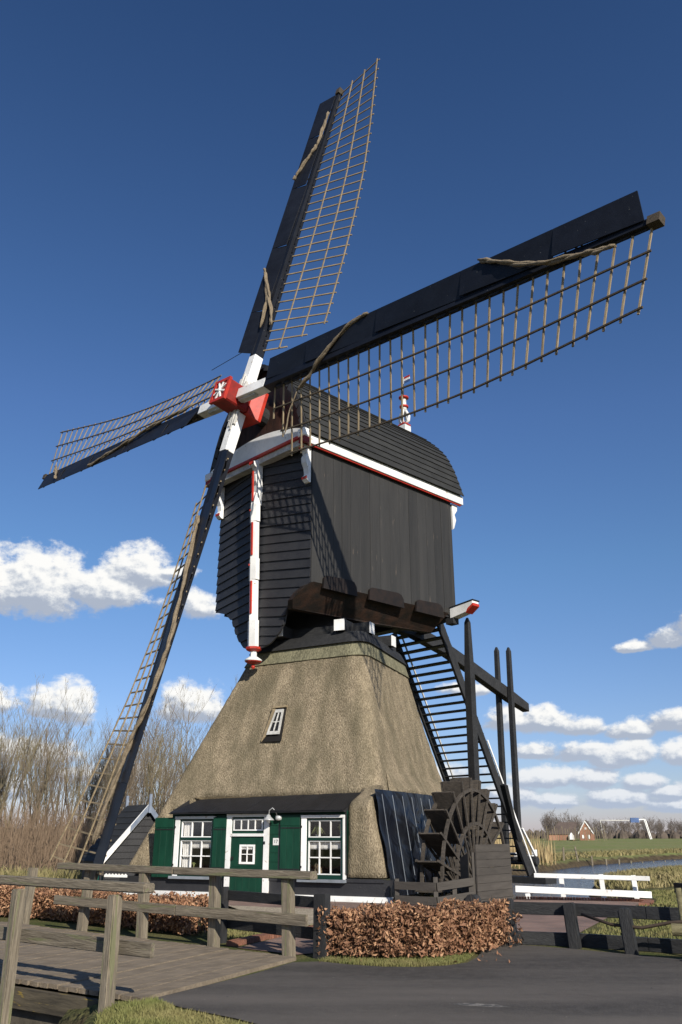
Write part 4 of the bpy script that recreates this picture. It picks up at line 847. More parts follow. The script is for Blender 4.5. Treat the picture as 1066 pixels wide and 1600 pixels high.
for k in range(4):
    D, E_, o_ = arm(k)
    m = MB(); m.beam(sp3(k, .42, 0, 0), sp3(k, 1.9, 0, 0), .37, .37, AX, .36, .35); m2 = m
    st = MB(); st.beam(sp3(k, 1.9, 0, 0), sp3(k, 15.0, 0, 0), .34, .34, AX, .16, .17)
    S = st.build('sail', 'tar_sail', MILL)
    m.build('stock_sleeve', 'white', S, bevel=.012)
    if k in (1, 3):
        MB().beam(sp3(k, .45, .2, .0), sp3(k, 1.35, .2, 0), .18, .1, E_).build('stock_wedge', 'white_worn', S, bevel=.02)
        MB().beam(sp3(k, .45, -.2, .0), sp3(k, 1.35, -.2, 0), .18, .1, E_).build('stock_wedge', 'white_worn', S, bevel=.02)
    else:
        for q, (d_, l_) in enumerate(((-.22, .95), (-.1, 1.15), (.05, 1.0), (.2, .75))): MB().beam(sp3(k, .38, d_ * .9, .2 if q % 2 else .17), sp3(k, l_, d_ * .9, .17), .09, .09, AX).build('stock_wedge', 'white_worn', S, bevel=.01)
        for q in range(4): MB().beam(sp3(k, .36, .2, -.2 + q * .11), sp3(k, 1.0 - .1 * q, .2, -.2 + q * .11), .07, .07, AX).build('stock_wedge', 'white_worn', S, bevel=.01)
    wind = lambda r: float(np.interp(r, [2, 4, 6, 8, 10, 12, 13.5, 15], [-.80, -.84, -.84, -.78, -.64, -.36, -.1, .16]))       # lattice twist: depth of the outer edge
    W = lambda r: np.interp(r, [2.3, 2.9, 15], [2.35, 2.35, 2.45])
    nb_ = 31; r0, r1 = 2.2, 14.93
    for i in range(nb_):
        r = r0 + (r1 - r0) * i / (nb_ - 1); w = 2.4 if i > 1 else (1.1 if i == 0 else 1.75); dd = wind(r); bend = random.uniform(-.03, .03)
        a = sp3(k, r, -.26, -.04 - dd * .08); b = sp3(k, r + bend, w + .06, dd * (w / 2.4))
        beam('lattice_bar', a, b, .044, .034, 'lath', S, up=AX, jit=.03)
    for w, rr in ((.86, 2.2), (1.62, 2.55), (2.36, 2.98)):
        m = MB(); n = 20; pts = [sp3(k, rr + (15.02 - rr) * i / n, w, wind(rr + (15.02 - rr) * i / n) * w / 2.4 + .035) for i in range(n + 1)]
        for i in range(n): m.beam(pts[i], pts[i + 1] + (pts[i + 1] - pts[i]) * .005, .045, .035, AX)
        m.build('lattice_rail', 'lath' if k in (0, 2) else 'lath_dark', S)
    # wind boards on the leading side, three lengths
    ed = lambda r: np.interp(r, [1.95, 3, 15], [-.70, -.72, -.80]); dp = lambda r: np.interp(r, [1.95, 15], [.34, .26])
    cuts = [1.98, 3.9, 6.9, 9.9, 12.6, 14.72]
    for i in range(5):
        ra, rb = cuts[i] + .006, cuts[i + 1] - .006
        tipx = .12 if i == 4 else 0; 
        a0, a1_, b0, b1_ = sp3(k, ra, -.06, .17), sp3(k, ra if i else ra + .15, ed(ra), dp(ra)), sp3(k, rb + (.1 if i == 4 else 0), -.03, .10), sp3(k, rb - tipx * .3, ed(rb), dp(rb))
        MB().prism([a0, b0, b1_, a1_], AX * .028).build('wind_board', 'tar_sail', S)
        for rr in (ra + .5, rb - .5):
            MB().beam(sp3(k, rr, -.2, .0), sp3(k, rr, ed(rr) + .03, dp(rr) - .03), .05, .05, AX).build('board_rib', 'tar_beam', S)
    # inner step board on the lattice side
    m = MB()
    for i in range(30):
        ra = 2.3 + i * .42; m.prism([sp3(k, ra, .12, .02), sp3(k, ra + .40, .12, .02), sp3(k, ra + .28, .24 - i * .003, .0), sp3(k, ra + .06, .22 - i * .003, .0)], AX * -.025)
    o = m.build('cleat', 'tar_sail', S); o['kind'] = 'stuff'
    # furled sail cloth twisted round the boards
    for path in ROPES[k]:
        fine = []
        for i in range(len(path) - 1):
            for j in range(5): t = j / 5; fine.append((path[i][0] * (1 - t) + path[i + 1][0] * t, path[i][1] * (1 - t) + path[i + 1][1] * t))
        fine.append(path[-1]); L_ = len(fine)
        def depth(w): return .40 if w < -.1 else (.27 if w < .25 else .17)
        rad = .055 if k != 2 else .06
        thin = path[-1][0] < 3.5 and path[0][0] < 4
        if thin: rad = .02
        m = MB(); ctr = [sp3(k, r, w, np.interp(w, [-.8, -.1, .1, .4, 2], [.36, .25, .24, .1, -.2])) for r, w in fine]
        for ph in (0, math.pi):
            tw_ = [c + (AX * math.cos(i * .42 + ph) + E_ * math.sin(i * .42 + ph)) * rad * .55 for i, c in enumerate(ctr)]
            m.tube(tw_, [rad * (.75 + .3 * math.sin(i * 1.7 + ph)) * (.5 if i in (0, L_ - 1) else 1) for i in range(L_)], 7)
        m.build('sail_cloth', 'cloth', S, smooth=True)
    tb = MB().box(sp3(k, 15.02, .02, .02), D * .14, E_ * .11, AX * .12).build('stock_tip', 'lath_dark', S)
# stay wires on the cross
m = MB(); m.tube([sp3(0, 2.3, -.2, .2), sp3(3, 2.9, 2.3, -.3)], .012, 5); m.build('stay_wire', 'iron', MILL)

# ---- staircase and tail
STx = (-1.0, 1.3); top = (5.15, 8.75); bot = (9.78, .18)
stc = beam('staircase', hw(STx[1], *top), hw(STx[1], *bot), .10, .32, 'tar_beam', MILL, up=HB)
stc.parent = MILL
sd = MB(); sd.beam(hw(STx[0], *top), hw(STx[0], *bot), .10, .30, HB)
def stair_parts():
    par = MB(); par.beam(hw(STx[0], *top), hw(STx[0], *bot), .10, .28, HB); ob = par.build('stringer', 'tar_beam', None); return ob
under(stair_parts(), stc)
NT = 31
tread = None
for i in range(NT):
    t = (i + .6) / NT; y = top[0] + (bot[0] - top[0]) * t; z = top[1] + (bot[1] - top[1]) * t
    o = beam('tread', hw(STx[0], y + .07, z), hw(STx[1] + .02, y + .07, z), .34, .045, 'tar_beam', None); under(o, stc)
hr = MB(); hr.beam(hw(STx[0], top[0] + .42, top[1] + .1), hw(STx[0], bot[0] + .42, bot[1] + .1), .05, .05, HB); under(hr.build('handrail', 'white_worn', None), stc)
hr = MB(); hr.beam(hw(STx[1] + .07, 7.3 + .24, 4.77), hw(STx[1] + .07, bot[0] + .22, bot[1] + .04), .035, .06, HB); under(hr.build('stringer_edge', 'white', None), stc)
hr = MB(); hr.beam(hw(1.3, 9.45, 1.75), hw(1.35, 10.15, .75), .06, .07, HB); under(hr.build('handrail', 'white', None), stc)
hr = MB(); hr.beam(hw(1.25, 10.2, .3), hw(1.25, 10.2, 1.0), .14, .14, HB); under(hr.build('newel', 'white', None), stc)
under(MB().box(hw(.9, 10.1, .78), HR * .4, HB * .15, UP * .03).build('white_step', 'white', None), stc)
# windlass platform at the foot
pl = MB(); pl.box(hw(.6, 9.85, -.02), HR * 1.5, HB * .35, UP * .11); pl = pl.build('tail_sleeper', 'tar_beam', MILL)
for x in (-.2, 1.25): MB().box(hw(x, 10.05, .42), HR * .13, HB * .13, UP * .36).build('winch_post', 'tar_beam', MILL)
MB().tube([hw(-.4, 10.0, .62), hw(1.5, 10.0, .62)], .14, 10).build('winch_drum', 'tar_beam', MILL)
MB().box(hw(.2, 9.75, .85), HR * .55, HB * .05, UP * .05).build('winch_board', 'white', MILL)
MB().tube([hw(1.3, 10.1, .1), hw(1.6, 9.3, -.5)], .012, 5).build('winch_chain', 'iron', MILL); MB().tube([hw(.3, 9.8, 0), hw(.55, 9.4, -.45)], .012, 5).build('winch_chain', 'iron', MILL)
# curved tail beam with its two clamp poles
tb = [(3.0, 8.75), (5.0, 8.70), (6.8, 8.30), (8.2, 7.86), (9.6, 7.38), (11.0, 6.92), (12.25, 6.52)]
m = MB(); P = []
for i, (y, z) in enumerate(tb):
    h = .24 if i < 6 else .17; w = .17
    P += [hw(-w, y, z - h), hw(w, y, z - h), hw(w, y, z + h), hw(-w, y, z + h)]
n = len(tb); m.add(P, [(3, 2, 1, 0), tuple(4 * (n - 1) + i for i in range(4))] + [(4 * q + i, 4 * q + (i + 1) % 4, 4 * q + 4 + (i + 1) % 4, 4 * q + 4 + i) for q in range(n - 1) for i in range(4)])
m.build('tail_beam', 'tar_beam', MILL, bevel=.015)
def pole(name, a, b, w0, w1, taper=True):
    a = Vector(a); b = Vector(b); m = MB(); q = [a, a.lerp(b, .02), a.lerp(b, .25), b]; ww = [w1 * .35, w1, w0 * .92, w0]; P = []
    for c, w in zip(q, ww):
        for i, j in ((-1, -1), (1, -1), (1, 1), (-1, 1)): P.append(c + HR * (i * w / 2) + HB * (j * w / 2))
    m.add(P, [(3, 2, 1, 0), (12, 13, 14, 15)] + [(4 * k_ + i, 4 * k_ + (i + 1) % 4, 4 * k_ + 4 + (i + 1) % 4, 4 * k_ + 4 + i) for k_ in range(3) for i in range(4)]); return m.build(name, 'tar_beam', MILL)
pole('tail_pole', hw(-.30, 10.85, 8.95), hw(-.30, 10.6, .6), .20, .16); pole('tail_pole', hw(.30, 10.85, 8.85), hw(.30, 10.6, .5), .20, .16)
pole('long_brace', hw(2.72, 4.95, 8.68), hw(2.1, 5.6, .2), .28, .16)
pole('short_brace', hw(2.2, 7.2, 3.2), hw(.9, 9.9, .55), .2, .2)

# ---- water wheel on the right face
WC = tw(4.86, .45, .40); WD = (TN * -1 + TE * .10).normalized(); WA = WD.cross(UP).normalized(); WA = WA if WA.dot(TE) > 0 else -WA
def wp(t, r, a): return WC + (WD * math.cos(t) + UP * math.sin(t)) * r + WA * a
RO, RI = 2.3, 1.42
def ring(r, a, w=.085, th=.07):
    m = MB(); n = 48; P = []
    for i in range(n):
        t = 2 * math.pi * i / n
        for rr, aa in ((r - w / 2, a - th / 2), (r + w / 2, a - th / 2), (r + w / 2, a + th / 2), (r - w / 2, a + th / 2)): P.append(wp(t, rr, aa))
    m.add(P, [(4 * i + j, 4 * i + (j + 1) % 4, (4 * ((i + 1) % n)) + (j + 1) % 4, (4 * ((i + 1) % n)) + j) for i in range(n) for j in range(4)]); return m
WH = ring(RO, .28).build('water_wheel', 'wheel_wood', MILL)
for r, a in ((RO, -.28), (RI, .28), (RI, -.28)): ring(r, a).build('wheel_ring', 'wheel_wood', WH)
NPAD = 24
for i in range(NPAD):
    t = 2 * math.pi * i / NPAD + .06; d = WD * math.cos(t) + UP * math.sin(t); tn = WD * -math.sin(t) + UP * math.cos(t)
    m = MB(); m.box(WC + d * 2.02 + tn * .02, d * .62, WA * .26, tn * .018); m.build('paddle', 'wheel_wood', WH)
    for a in (.30, -.30):
        p0 = WC + tn * .18 + d * .25 + WA * a; m = MB(); m.beam(p0, WC + d * 2.62 + WA * a, .06, .045, WA); m.build('wheel_arm', 'wheel_wood', WH)
m = MB(); m.tube([WC - WA * 1.2, WC + WA * .7], .30, 8); m.build('axle', 'wheel_wood', WH)
m = MB(); 
for i in range(8): t = i * math.pi / 4; m.box(wp(t, .32, .36), (WD * math.cos(t) + UP * math.sin(t)) * .16, (WD * -math.sin(t) + UP * math.cos(t)) * .14, WA * .06)
m.build('axle_wedge', 'wheel_wood', WH)
# boarded wheel guard (own thing)
gd = empty('wheel_guard', V(3.2, 21.5, 0), 'dark horizontally boarded screen right of the water wheel', 'screen')
ga, gb_ = V(3.16, 21.3, 0), V(4.24, 22.75, 0); gd_ = (gb_ - ga)
z = -.05; i = 0
while z < 1.2:
    beam('board', ga + UP * (z + .085), gb_ + UP * (z + .085 + .0), .04, .165, 'box_wood', gd, bevel=.004, jit=.004); z += .171
gn = gd_.cross(UP).normalized()
for t in (0.03, .97): beam('post', ga.lerp(gb_, t) - UP * .3 - gn * .08, ga.lerp(gb_, t) + UP * 1.14 - gn * .08, .1, .1, 'box_wood', gd)
tr = MB(); tr.prism([V(3.16, 21.3, 0) - gn * .2, V(2.85, 21.75, 0), V(2.85, 21.75, 1.0), V(3.16, 21.3, 1.14) - gn * .2], V(.02, .03, 0)); tr.build('return_board', 'box_wood', gd)
# small two-rail fence in front of the wheel (own thing)
fe = empty('wheel_fence', V(1.5, 21.5, 0), 'dark two rail wooden fence in front of the water wheel', 'fence')
fpts = [V(1.32, 21.65, 0), V(2.17, 21.05, 0), V(3.02, 21.35, 0)]
for p in fpts + [V(2.62, 21.2, 0)]: beam('post', p - UP * .3, p + UP * (.56 if p != fpts[1] else .62), .1, .1, 'box_wood', fe)
for z0, z1 in ((.42, .42), (.12, .12)):
    beam('rail', fpts[0] + UP * z0 + V(-.05, -.06, 0), fpts[1] + UP * z0 + V(0, -.07, 0), .04, .17, 'box_wood', fe)
    beam('rail', fpts[1] + UP * z0 + V(.02, -.08, 0), fpts[2] + UP * (z1 + .1) + V(.06, -.06, 0), .04, .17, 'box_wood', fe)
# ventilator pipe hood beside the screen
vp = empty('drain_barrel', V(3.02, 21.0, 0), 'small dark open ended barrel beside the boarded screen', 'barrel')
MB().tube([V(2.98, 21.05, .12), V(3.12, 21.3, .12)], .13, 12).build('barrel_body', 'tar_beam', vp); MB().tube([V(2.96, 21.02, .12), V(2.985, 21.06, .12)], [.145, .145], 12).build('rim', 'tar_beam', vp)

# ------------------------------------------------------------------ porch on the left of the mill
SH = empty('porch', V(-6.9, 29.9, 0), 'small black boarded porch with white bargeboard left of the thatch', 'porch')
SA = V(-6.52, 29.95, 0); SR = V(-.60, .80, 0); SG = V(-.80, -.60, 0)     # ridge goes back-left; SG points down the near slope
def spp(g_, r_, z): return SA + SG * g_ + SR * r_ + UP * z
AZp, EZp, GW = 2.46, .72, 1.52
zs_ = lambda g_: AZp - (AZp - EZp) * abs(g_) / GW
m = MB().prism([spp(-1.3, .05, -.1), spp(1.3, .05, -.1), spp(1.3, .05, zs_(1.3) - .05), spp(0, .05, AZp - .05), spp(-1.3, .05, zs_(1.3) - .05)], SR * .03); gw = m.build('gable_wall', 'tar_weather', SH)
z = 0.
while z < 2.2:
    hwid = min(1.28, max(0, (AZp - .06 - z - .2) / (AZp - EZp) * GW))
    if hwid > .1: MB().prism([spp(-hwid, .045, z), spp(hwid, .045, z), spp(hwid, .02, z + .2), spp(-hwid, .02, z + .2)][::-1] if 0 else [spp(-hwid, .0, z), spp(hwid, .0, z), spp(hwid, .03, z + .2), spp(-hwid, .03, z + .2)], SR * .02).build('board', 'tar_weather', SH)
    z += .2
for sg in (1, -1):
    for i in range(9):
        g0, g1 = i * GW / 9, (i + 1) * GW / 9 + .04
        MB().prism([spp(sg * g0, -.12, zs_(g0) + .0), spp(sg * g0, 1.7, zs_(g0) + .0), spp(sg * g1, 1.7, zs_(g1) + .035), spp(sg * g1, -.12, zs_(g1) + .035)], UP * .02).build('roof_board', 'tar_roof', SH)
    MB().prism([spp(0, -.16, AZp + .06), spp(sg * (GW + .05), -.16, EZp + .03), spp(sg * (GW + .0), -.16, EZp - .16), spp(0, -.16, AZp - .18)], SR * .035).build('bargeboard', 'white' if sg > 0 else 'lead_blue', SH)
MB().prism([spp(.0, -.165, AZp + .05), spp(.62, -.165, zs_(.62) + .04), spp(.62, -.165, zs_(.62) - .15), spp(0, -.165, AZp - .17)], SR * -.008).build('bargeboard_flashing', 'lead_blue', SH)
for r_ in (-.2, 1.72): MB().box(spp(0, r_, AZp + .05), SG * .045, SR * .025, UP * .30).build('finial', 'lead_blue', SH); 
MB().prism([spp(GW - .12, 0, -.1), spp(GW - .12, 1.6, -.1), spp(GW - .12, 1.6, EZp + .1), spp(GW - .12, 0, EZp + .1)], SG * .03).build('side_wall', 'tar_weather', SH)
m = MB()
for i in range(7):
    c = V(-6.55 + i * .1, 25.25 - i * .045, .44); m.prism([c, c + V(.1, -.045, 0), c + V(.1, -.045, .05), c + V(.05, -.02, .09), c + V(0, 0, .05)], V(.01, .02, 0))
tag(m.build('scalloped_board', 'white', None), 'small white scalloped board below the porch', 'board')
tag(MB().lathe((-6.9, 25.6, .15), [(.02, 0), (.12, 0), (.11, .3), (.05, .5), (0, .55)], 8).build('sack', 'teal', None, smooth=True), 'small teal green cover standing by the porch wall', 'cover')

# ------------------------------------------------------------------ bridge
BR = empty('bridge', V(-3.5, 12, 0), 'wooden plank footbridge with weathered grey post and rail sides', 'bridge')
nearA, nearT = Vector((-1.95, 9.42)), Vector((-.825, .565)); farA, farT = Vector((-.58, 12.35)), Vector((-.766, .643))
Lk = 7.4; npl_ = 46
for i in range(npl_):
    s0 = i * Lk / npl_ + .008; s1 = (i + 1) * Lk / npl_ - .008
    a, b = nearA + nearT * s0, nearA + nearT * s1; c, d = farA + farT * (s1 * 1.0), farA + farT * (s0 * 1.0); a = a + (a - d) * random.uniform(0, .008)
    dz = random.uniform(-.007, .007)
    MB().prism([(a.x, a.y, .0 + dz), (b.x, b.y, .0 + dz), (c.x, c.y, dz), (d.x, d.y, dz)], UP * .045).build('deck_plank', 'deck_wood', BR)
def bp(A, Tn, s, z, off=0.):
    nrm = Vector((-Tn.y, Tn.x)); return V(A.x + Tn.x * s + nrm.x * off, A.y + Tn.y * s + nrm.y * off, z)
nsgn = -1
for s0 in (0., 2.5, 5.0): beam('edge_beam', bp(nearA, nearT, s0 + .01, -.12, .05), bp(nearA, nearT, s0 + 2.48, -.12, .05), .10, .20, 'fascia', BR, bevel=.01)
ab = MB().prism([bp(nearA, nearT, .25, -.24, .0), bp(nearA, nearT, 7.2, -.24, .0), bp(nearA, nearT, 7.2, -1.7, .0), bp(nearA, nearT, .25, -1.7, .0)], V(.1, .16, 0)).build('abutment', 'concrete', BR)
# near railing posts and rails (weathered)
NP = [V(-2.20, 9.17, 0), V(-3.60, 10.30, 0), V(-5.2, 11.55, 0), V(-6.8, 12.8, 0)]
NP[1] = V(-3.50, 10.12, 0)
for p in NP: beam('post', p + V(-.03, -.02, -1.1), p + V(-.05, .0, .985), .115, .115, 'rail_wood', BR, up=(.6, .8, 0), bevel=.012)
e0, e1 = V(-1.86, 8.93, 0), V(-6.9, 12.9, 0); off = V(-.0, -.0, 0)
beam('rail', e0 + UP * 1.055, NP[1].lerp(NP[2], .5) + UP * 1.06, .14, .09, 'rail_wood', BR, bevel=.012); beam('rail', NP[1].lerp(NP[2], .5) + UP * 1.06, e1 + UP * 1.06, .14, .09, 'rail_wood', BR, bevel=.012)
ofs = V(.06, .08, 0); beam('rail', e0 + ofs * 1.2 + V(-.02, .02, .50), NP[1].lerp(NP[2], .5) + ofs + UP * .50, .05, .13, 'rail_wood', BR, bevel=.008); beam('rail', NP[1].lerp(NP[2], .5) + ofs + UP * .50, e1 + ofs + UP * .50, .05, .13, 'rail_wood', BR, bevel=.008)
FP = [(-.72, 12.73), (-1.88, 13.76), (-3.13, 14.62), (-4.42, 15.75), (-5.8, 16.9)]
for (x, y) in FP: beam('post', V(x + .03, y - .04, -.4), V(x - .02 + .10 * (x < -4), y + .03, .965), .15, .13, 'rail_wood', BR, up=(.6, .8, 0), bevel=.01)
beam('rail', V(-.36, 12.40, 1.02), V(-2.55, 14.15, 1.015), .15, .105, 'rail_wood', BR, bevel=.012); beam('rail', V(-2.56, 14.16, 1.015), V(-5.0, 16.2, 1.02), .15, .105, 'rail_wood', BR, bevel=.012)
beam('rail', V(-.45, 12.38, .47), V(-2.5, 14.05, .47), .05, .145, 'rail_wood', BR, bevel=.008); beam('rail', V(-2.51, 14.06, .47), V(-5.0, 16.1, .48), .05, .145, 'rail_wood', BR, bevel=.008)
sheet('far_lane', [(-8.0, 13.6), (-6.6, 17.1), (-14, 24), (-20, 20)], .015, 'asphalt', 'dark lane continuing beyond the left end of the bridge')

# ------------------------------------------------------------------ black gate, low black fence, white railing, log stack
GT = empty('gate', V(-1.1, 13.4, 0), 'black wooden gate with two rails standing behind the far bridge railing', 'gate')
for p in (V(-.26, 12.62, 0), V(-1.86, 14.35, 0)): beam('post', p - UP * .2 + V(0, -.05, 0), p + UP * .78, .2, .14, 'tar_beam', GT, up=(.6, .8, 0), bevel=.01)
for z, h in ((.66, .14), (.27, .15)): beam('rail', V(-.26, 12.74, z), V(-1.85, 14.45, z), .06, h, 'tar_beam', GT, bevel=.006)
beam('rail', V(-.3, 13.6, .40), V(1.6, 14.9, .40), .06, .12, 'tar_beam', GT)
LF = empty('low_fence', V(3.2, 13.6, 0), 'low black fence with stout posts between the road and the brick paving', 'fence')
LP = [V(2.55, 13.84, 0), V(3.42, 13.62, 0), V(4.02, 12.93, 0), V(5.4, 12.0, 0)]
for p, hh in zip(LP, (.64, .60, .58, .5)): beam('post', p - UP * .3, p + V(-.05, .05, hh), .16, .17, 'tar_beam', LF, up=(.5, .86, 0), bevel=.02)
LR_ = [V(2.18, 14.2, 0), V(3.42, 13.80, 0), V(4.35, 13.2, 0), V(6.2, 12.0, 0)]
for a, b in zip(LR_[:-1], LR_[1:]):
    beam('rail', a + UP * .50, b + UP * .50, .06, .17, 'tar_beam', LF, bevel=.008); beam('rail', a + UP * .09 + V(0, .05, 0), b + UP * .09 + V(0, .05, 0), .08, .18, 'tar_beam', LF, bevel=.008)
tag(MB().tube([V(3.5, 13.48, .46), V(3.8, 13.1, .36), V(4.15, 12.85, .34), V(4.5, 12.7, .42), V(4.85, 12.4, .47)], .022, 8).build('rope', 'hose', None, smooth=True), 'sagging brown rope hung along the low black fence', 'rope')
WR = empty('white_railing', V(6, 23.3, 0), 'white painted two rail wooden railing on the canal edge', 'railing')
WPs = [V(4.82, 23.55, 0), V(5.70, 23.5, 0), V(6.72, 23.45, 0), V(7.36, 22.85, 0)]
for i, p in enumerate(WPs): beam('post', p - UP * .35, p + UP * (.58 if i else .12) + V(-.03, .06, 0), .12, .12, 'white', WR, up=(.3, 1, 0), bevel=.006)
beam('rail', V(4.95, 23.4, .56), V(7.55, 22.35, .53), .06, .105, 'white', WR, bevel=.006); beam('rail', V(4.35, 22.9, .27), V(7.53, 22.3, .17), .06, .145, 'white', WR, bevel=.006)
DF = empty('dark_fence', V(7.7, 19.5, 0), 'short dark wooden fence at the right edge by the canal bank', 'fence')
beam('rail', V(7.55, 20.7, .42), V(8.1, 19.1, .42), .1, .2, 'tar_beam', DF, bevel=.008); beam('rail', V(8.1, 19.1, .42), V(9.1, 17.0, .42), .1, .2, 'tar_beam', DF)
for p in (V(7.62, 20.5, 0), V(8.12, 19.05, 0)): beam('post', p - UP * .2, p + UP * .36, .14, .14, 'tar_beam', DF)
st = empty('stake', V(4.72, 12.7, 0), 'greenish round wooden stake standing before the log pile', 'stake')
MB().tube([V(4.7, 12.72, -.2), V(4.68, 12.74, .85)], .042, 10).build('shaft', 'log', st, smooth=True)
for i, (x, y, z, L_) in enumerate(((4.33, 12.2, .38, 1.1), (4.5, 12.1, .06, 1.1), (4.56, 12.22, .20, 1.0))):
    a = V(x, y, z); b = a + V(.9, -.35, .0) * L_; lg = MB().tube([a, b], .075, 10).build('log', 'log', None, smooth=False)
    tag(lg, ['mossy log resting on top at the right edge', 'lowest dark log lying on the ground at the right edge', 'middle log of the pile at the right edge'][i], 'log', 'logs piled at the right edge')
tag(MB().box(V(3.75, 14.7, .03), V(.22, -.05, 0), V(.03, .12, 0), UP * .03).build('paving_slab', 'stone', None), 'small pale stone slab on the grass behind the low fence', 'stone slab')
# brick edgings: near path edge and far terrace edge
def edging(name, pts, label, w=.07, ln=.2, n=60):
    r = empty(name, V(pts[0][0], pts[0][1], 0), label, 'brick edging'); P = [Vector(p) for p in pts]; ds = [0]
    for a, b in zip(P[:-1], P[1:]): ds.append(ds[-1] + (b - a).length)
    t = 0
    while t < ds[-1]:
        i = max(j for j in range(len(P) - 1) if ds[j] <= t + 1e-9); d = (P[i + 1] - P[i]).normalized(); c = P[i] + d * (t - ds[i]); nrm = Vector((-d.y, d.x))
        beam('brick', V(*(c - nrm * ln / 2), .035 + random.uniform(-.006, .006)), V(*(c + nrm * ln / 2), .035), w * .78, .07, 'brick_orange', r, jit=.05); t += w
edging('terrace_edging', [(4.45, 23.28), (5.5, 23.1), (7.1, 22.6), (7.42, 22.15), (6.9, 21.1)], 'row of upright bricks along the far edge of the terrace')
edging('path_edging', [(-1.6, 13.9), (-1.25, 14.7), (-.75, 15.6), (-.1, 16.6), (.35, 17.3)], 'row of orange bricks edging the path by the gate')

# ------------------------------------------------------------------ hedges, grass, reeds
def rand_frames(n):
    a = RNG.normal(size=(n, 3)); a /= np.linalg.norm(a, axis=1)[:, None]; b = RNG.normal(size=(n, 3)); b -= (b * a).sum(1)[:, None] * a; b /= np.linalg.norm(b, axis=1)[:, None]; return a, b
def leaves(name, C, size, mt, parent):
    n = len(C); a, b = rand_frames(n); s = size * RNG.uniform(.6, 1.25, (n, 1)); a = a * s; b = b * s * .42
    c = np.cross(a, b); c /= np.linalg.norm(c, axis=1)[:, None]; c *= s * .28
    # folded leaf: stem, two sides, tip
    V_ = np.stack([C - a, C + b + c, C + a, C - b + c], 1).reshape(-1, 3); i = np.arange(n)[:, None] * 4
    F_ = np.concatenate([i + np.array([[0, 1, 2]]), i + np.array([[0, 2, 3]])]); o = fast_mesh(name, V_, F_, mt, parent); o['kind'] = 'stuff'; return o
def hedge(name, path, width, height, dens, label, seed, fade=None):
    P = [np.array(p) for p in path]; r = empty(name, V(P[0][0], P[0][1], 0), label, 'hedge'); pts = []
    tot = sum(np.linalg.norm(b - a) for a, b in zip(P[:-1], P[1:]))
    n = int(dens * tot); C = []
    for a, b in zip(P[:-1], P[1:]):
        l = np.linalg.norm(b - a); k = int(dens * l * 1.1); t = RNG.uniform(-.09, 1.09, k); nr = np.array([-(b - a)[1], (b - a)[0]]) / l
        o = RNG.uniform(-1, 1, k); o = np.sign(o) * np.abs(o)**.6 * width / 2; z = height * RNG.uniform(.06, 1, k)**.85
        base = a + (b - a) * t[:, None] + nr * o[:, None]
        lump = .07 * np.sin(base[:, 0] * 5.1 + base[:, 1] * 3.3) + .05 * np.sin(base[:, 0] * 11.3 - base[:, 1] * 7) + RNG.normal(0, .03, k)
        z = z * (1 + lump); base = base + nr * (lump[:, None] * .6) * np.sign(o)[:, None]
        hole = np.sin(base[:, 0] * 13.7 + z * 17 + np.sin(base[:, 1] * 5)) * np.sin(base[:, 1] * 11.9 - z * 14.3 + base[:, 0] * 3) ; keep = (hole < .55) | (RNG.uniform(size=k) < .3)
        C.append(np.c_[base, z][keep])
    C = np.concatenate(C); half = RNG.uniform(size=len(C)) < .6
    leaves('foliage', C[half], .042, 'leaf_brown', r); leaves('foliage', C[~half], .038, 'leaf_tan', r)
    m = MB()
    for q in range(int(tot * 22)):
        t = random.random() * (len(P) - 1); i = int(t); p = P[i] + (P[i + 1] - P[i]) * (t - i); nr = np.array([-(P[i + 1] - P[i])[1], (P[i + 1] - P[i])[0]]); nr = nr / np.linalg.norm(nr); p = p + nr * random.uniform(-.3, .3) * width
        h = height * random.uniform(.7, 1.22); m.tube([V(p[0], p[1], 0), V(p[0] + random.gauss(0, .04), p[1] + random.gauss(0, .04), h * .5), V(p[0] + random.gauss(0, .09), p[1] + random.gauss(0, .09), h)], [.009, .007, .003], 4, cap=False)
    o = m.build('stems', 'twig', r); o['kind'] = 'stuff'
hedge('beech_hedge', [(-.12, 12.80), (.45, 12.55), (1.2, 12.65), (1.85, 13.25), (2.15, 13.9)], .62, .60, 6500, 'dense rust brown beech hedge in front of the mill, right of the gate', 1)
hedge('beech_hedge', [(-2.35, 15.3), (-3.2, 16.1), (-4.6, 17.3), (-6.4, 18.6), (-9.2, 20.6)], .7, .52, 4200, 'long rust brown beech hedge behind the left part of the bridge railing', 2)
hedge('beech_sprig', [(2.3, 13.7), (2.55, 13.95)], .3, .42, 450, 'thin end of the beech hedge with bare twigs beside the low fence', 3)
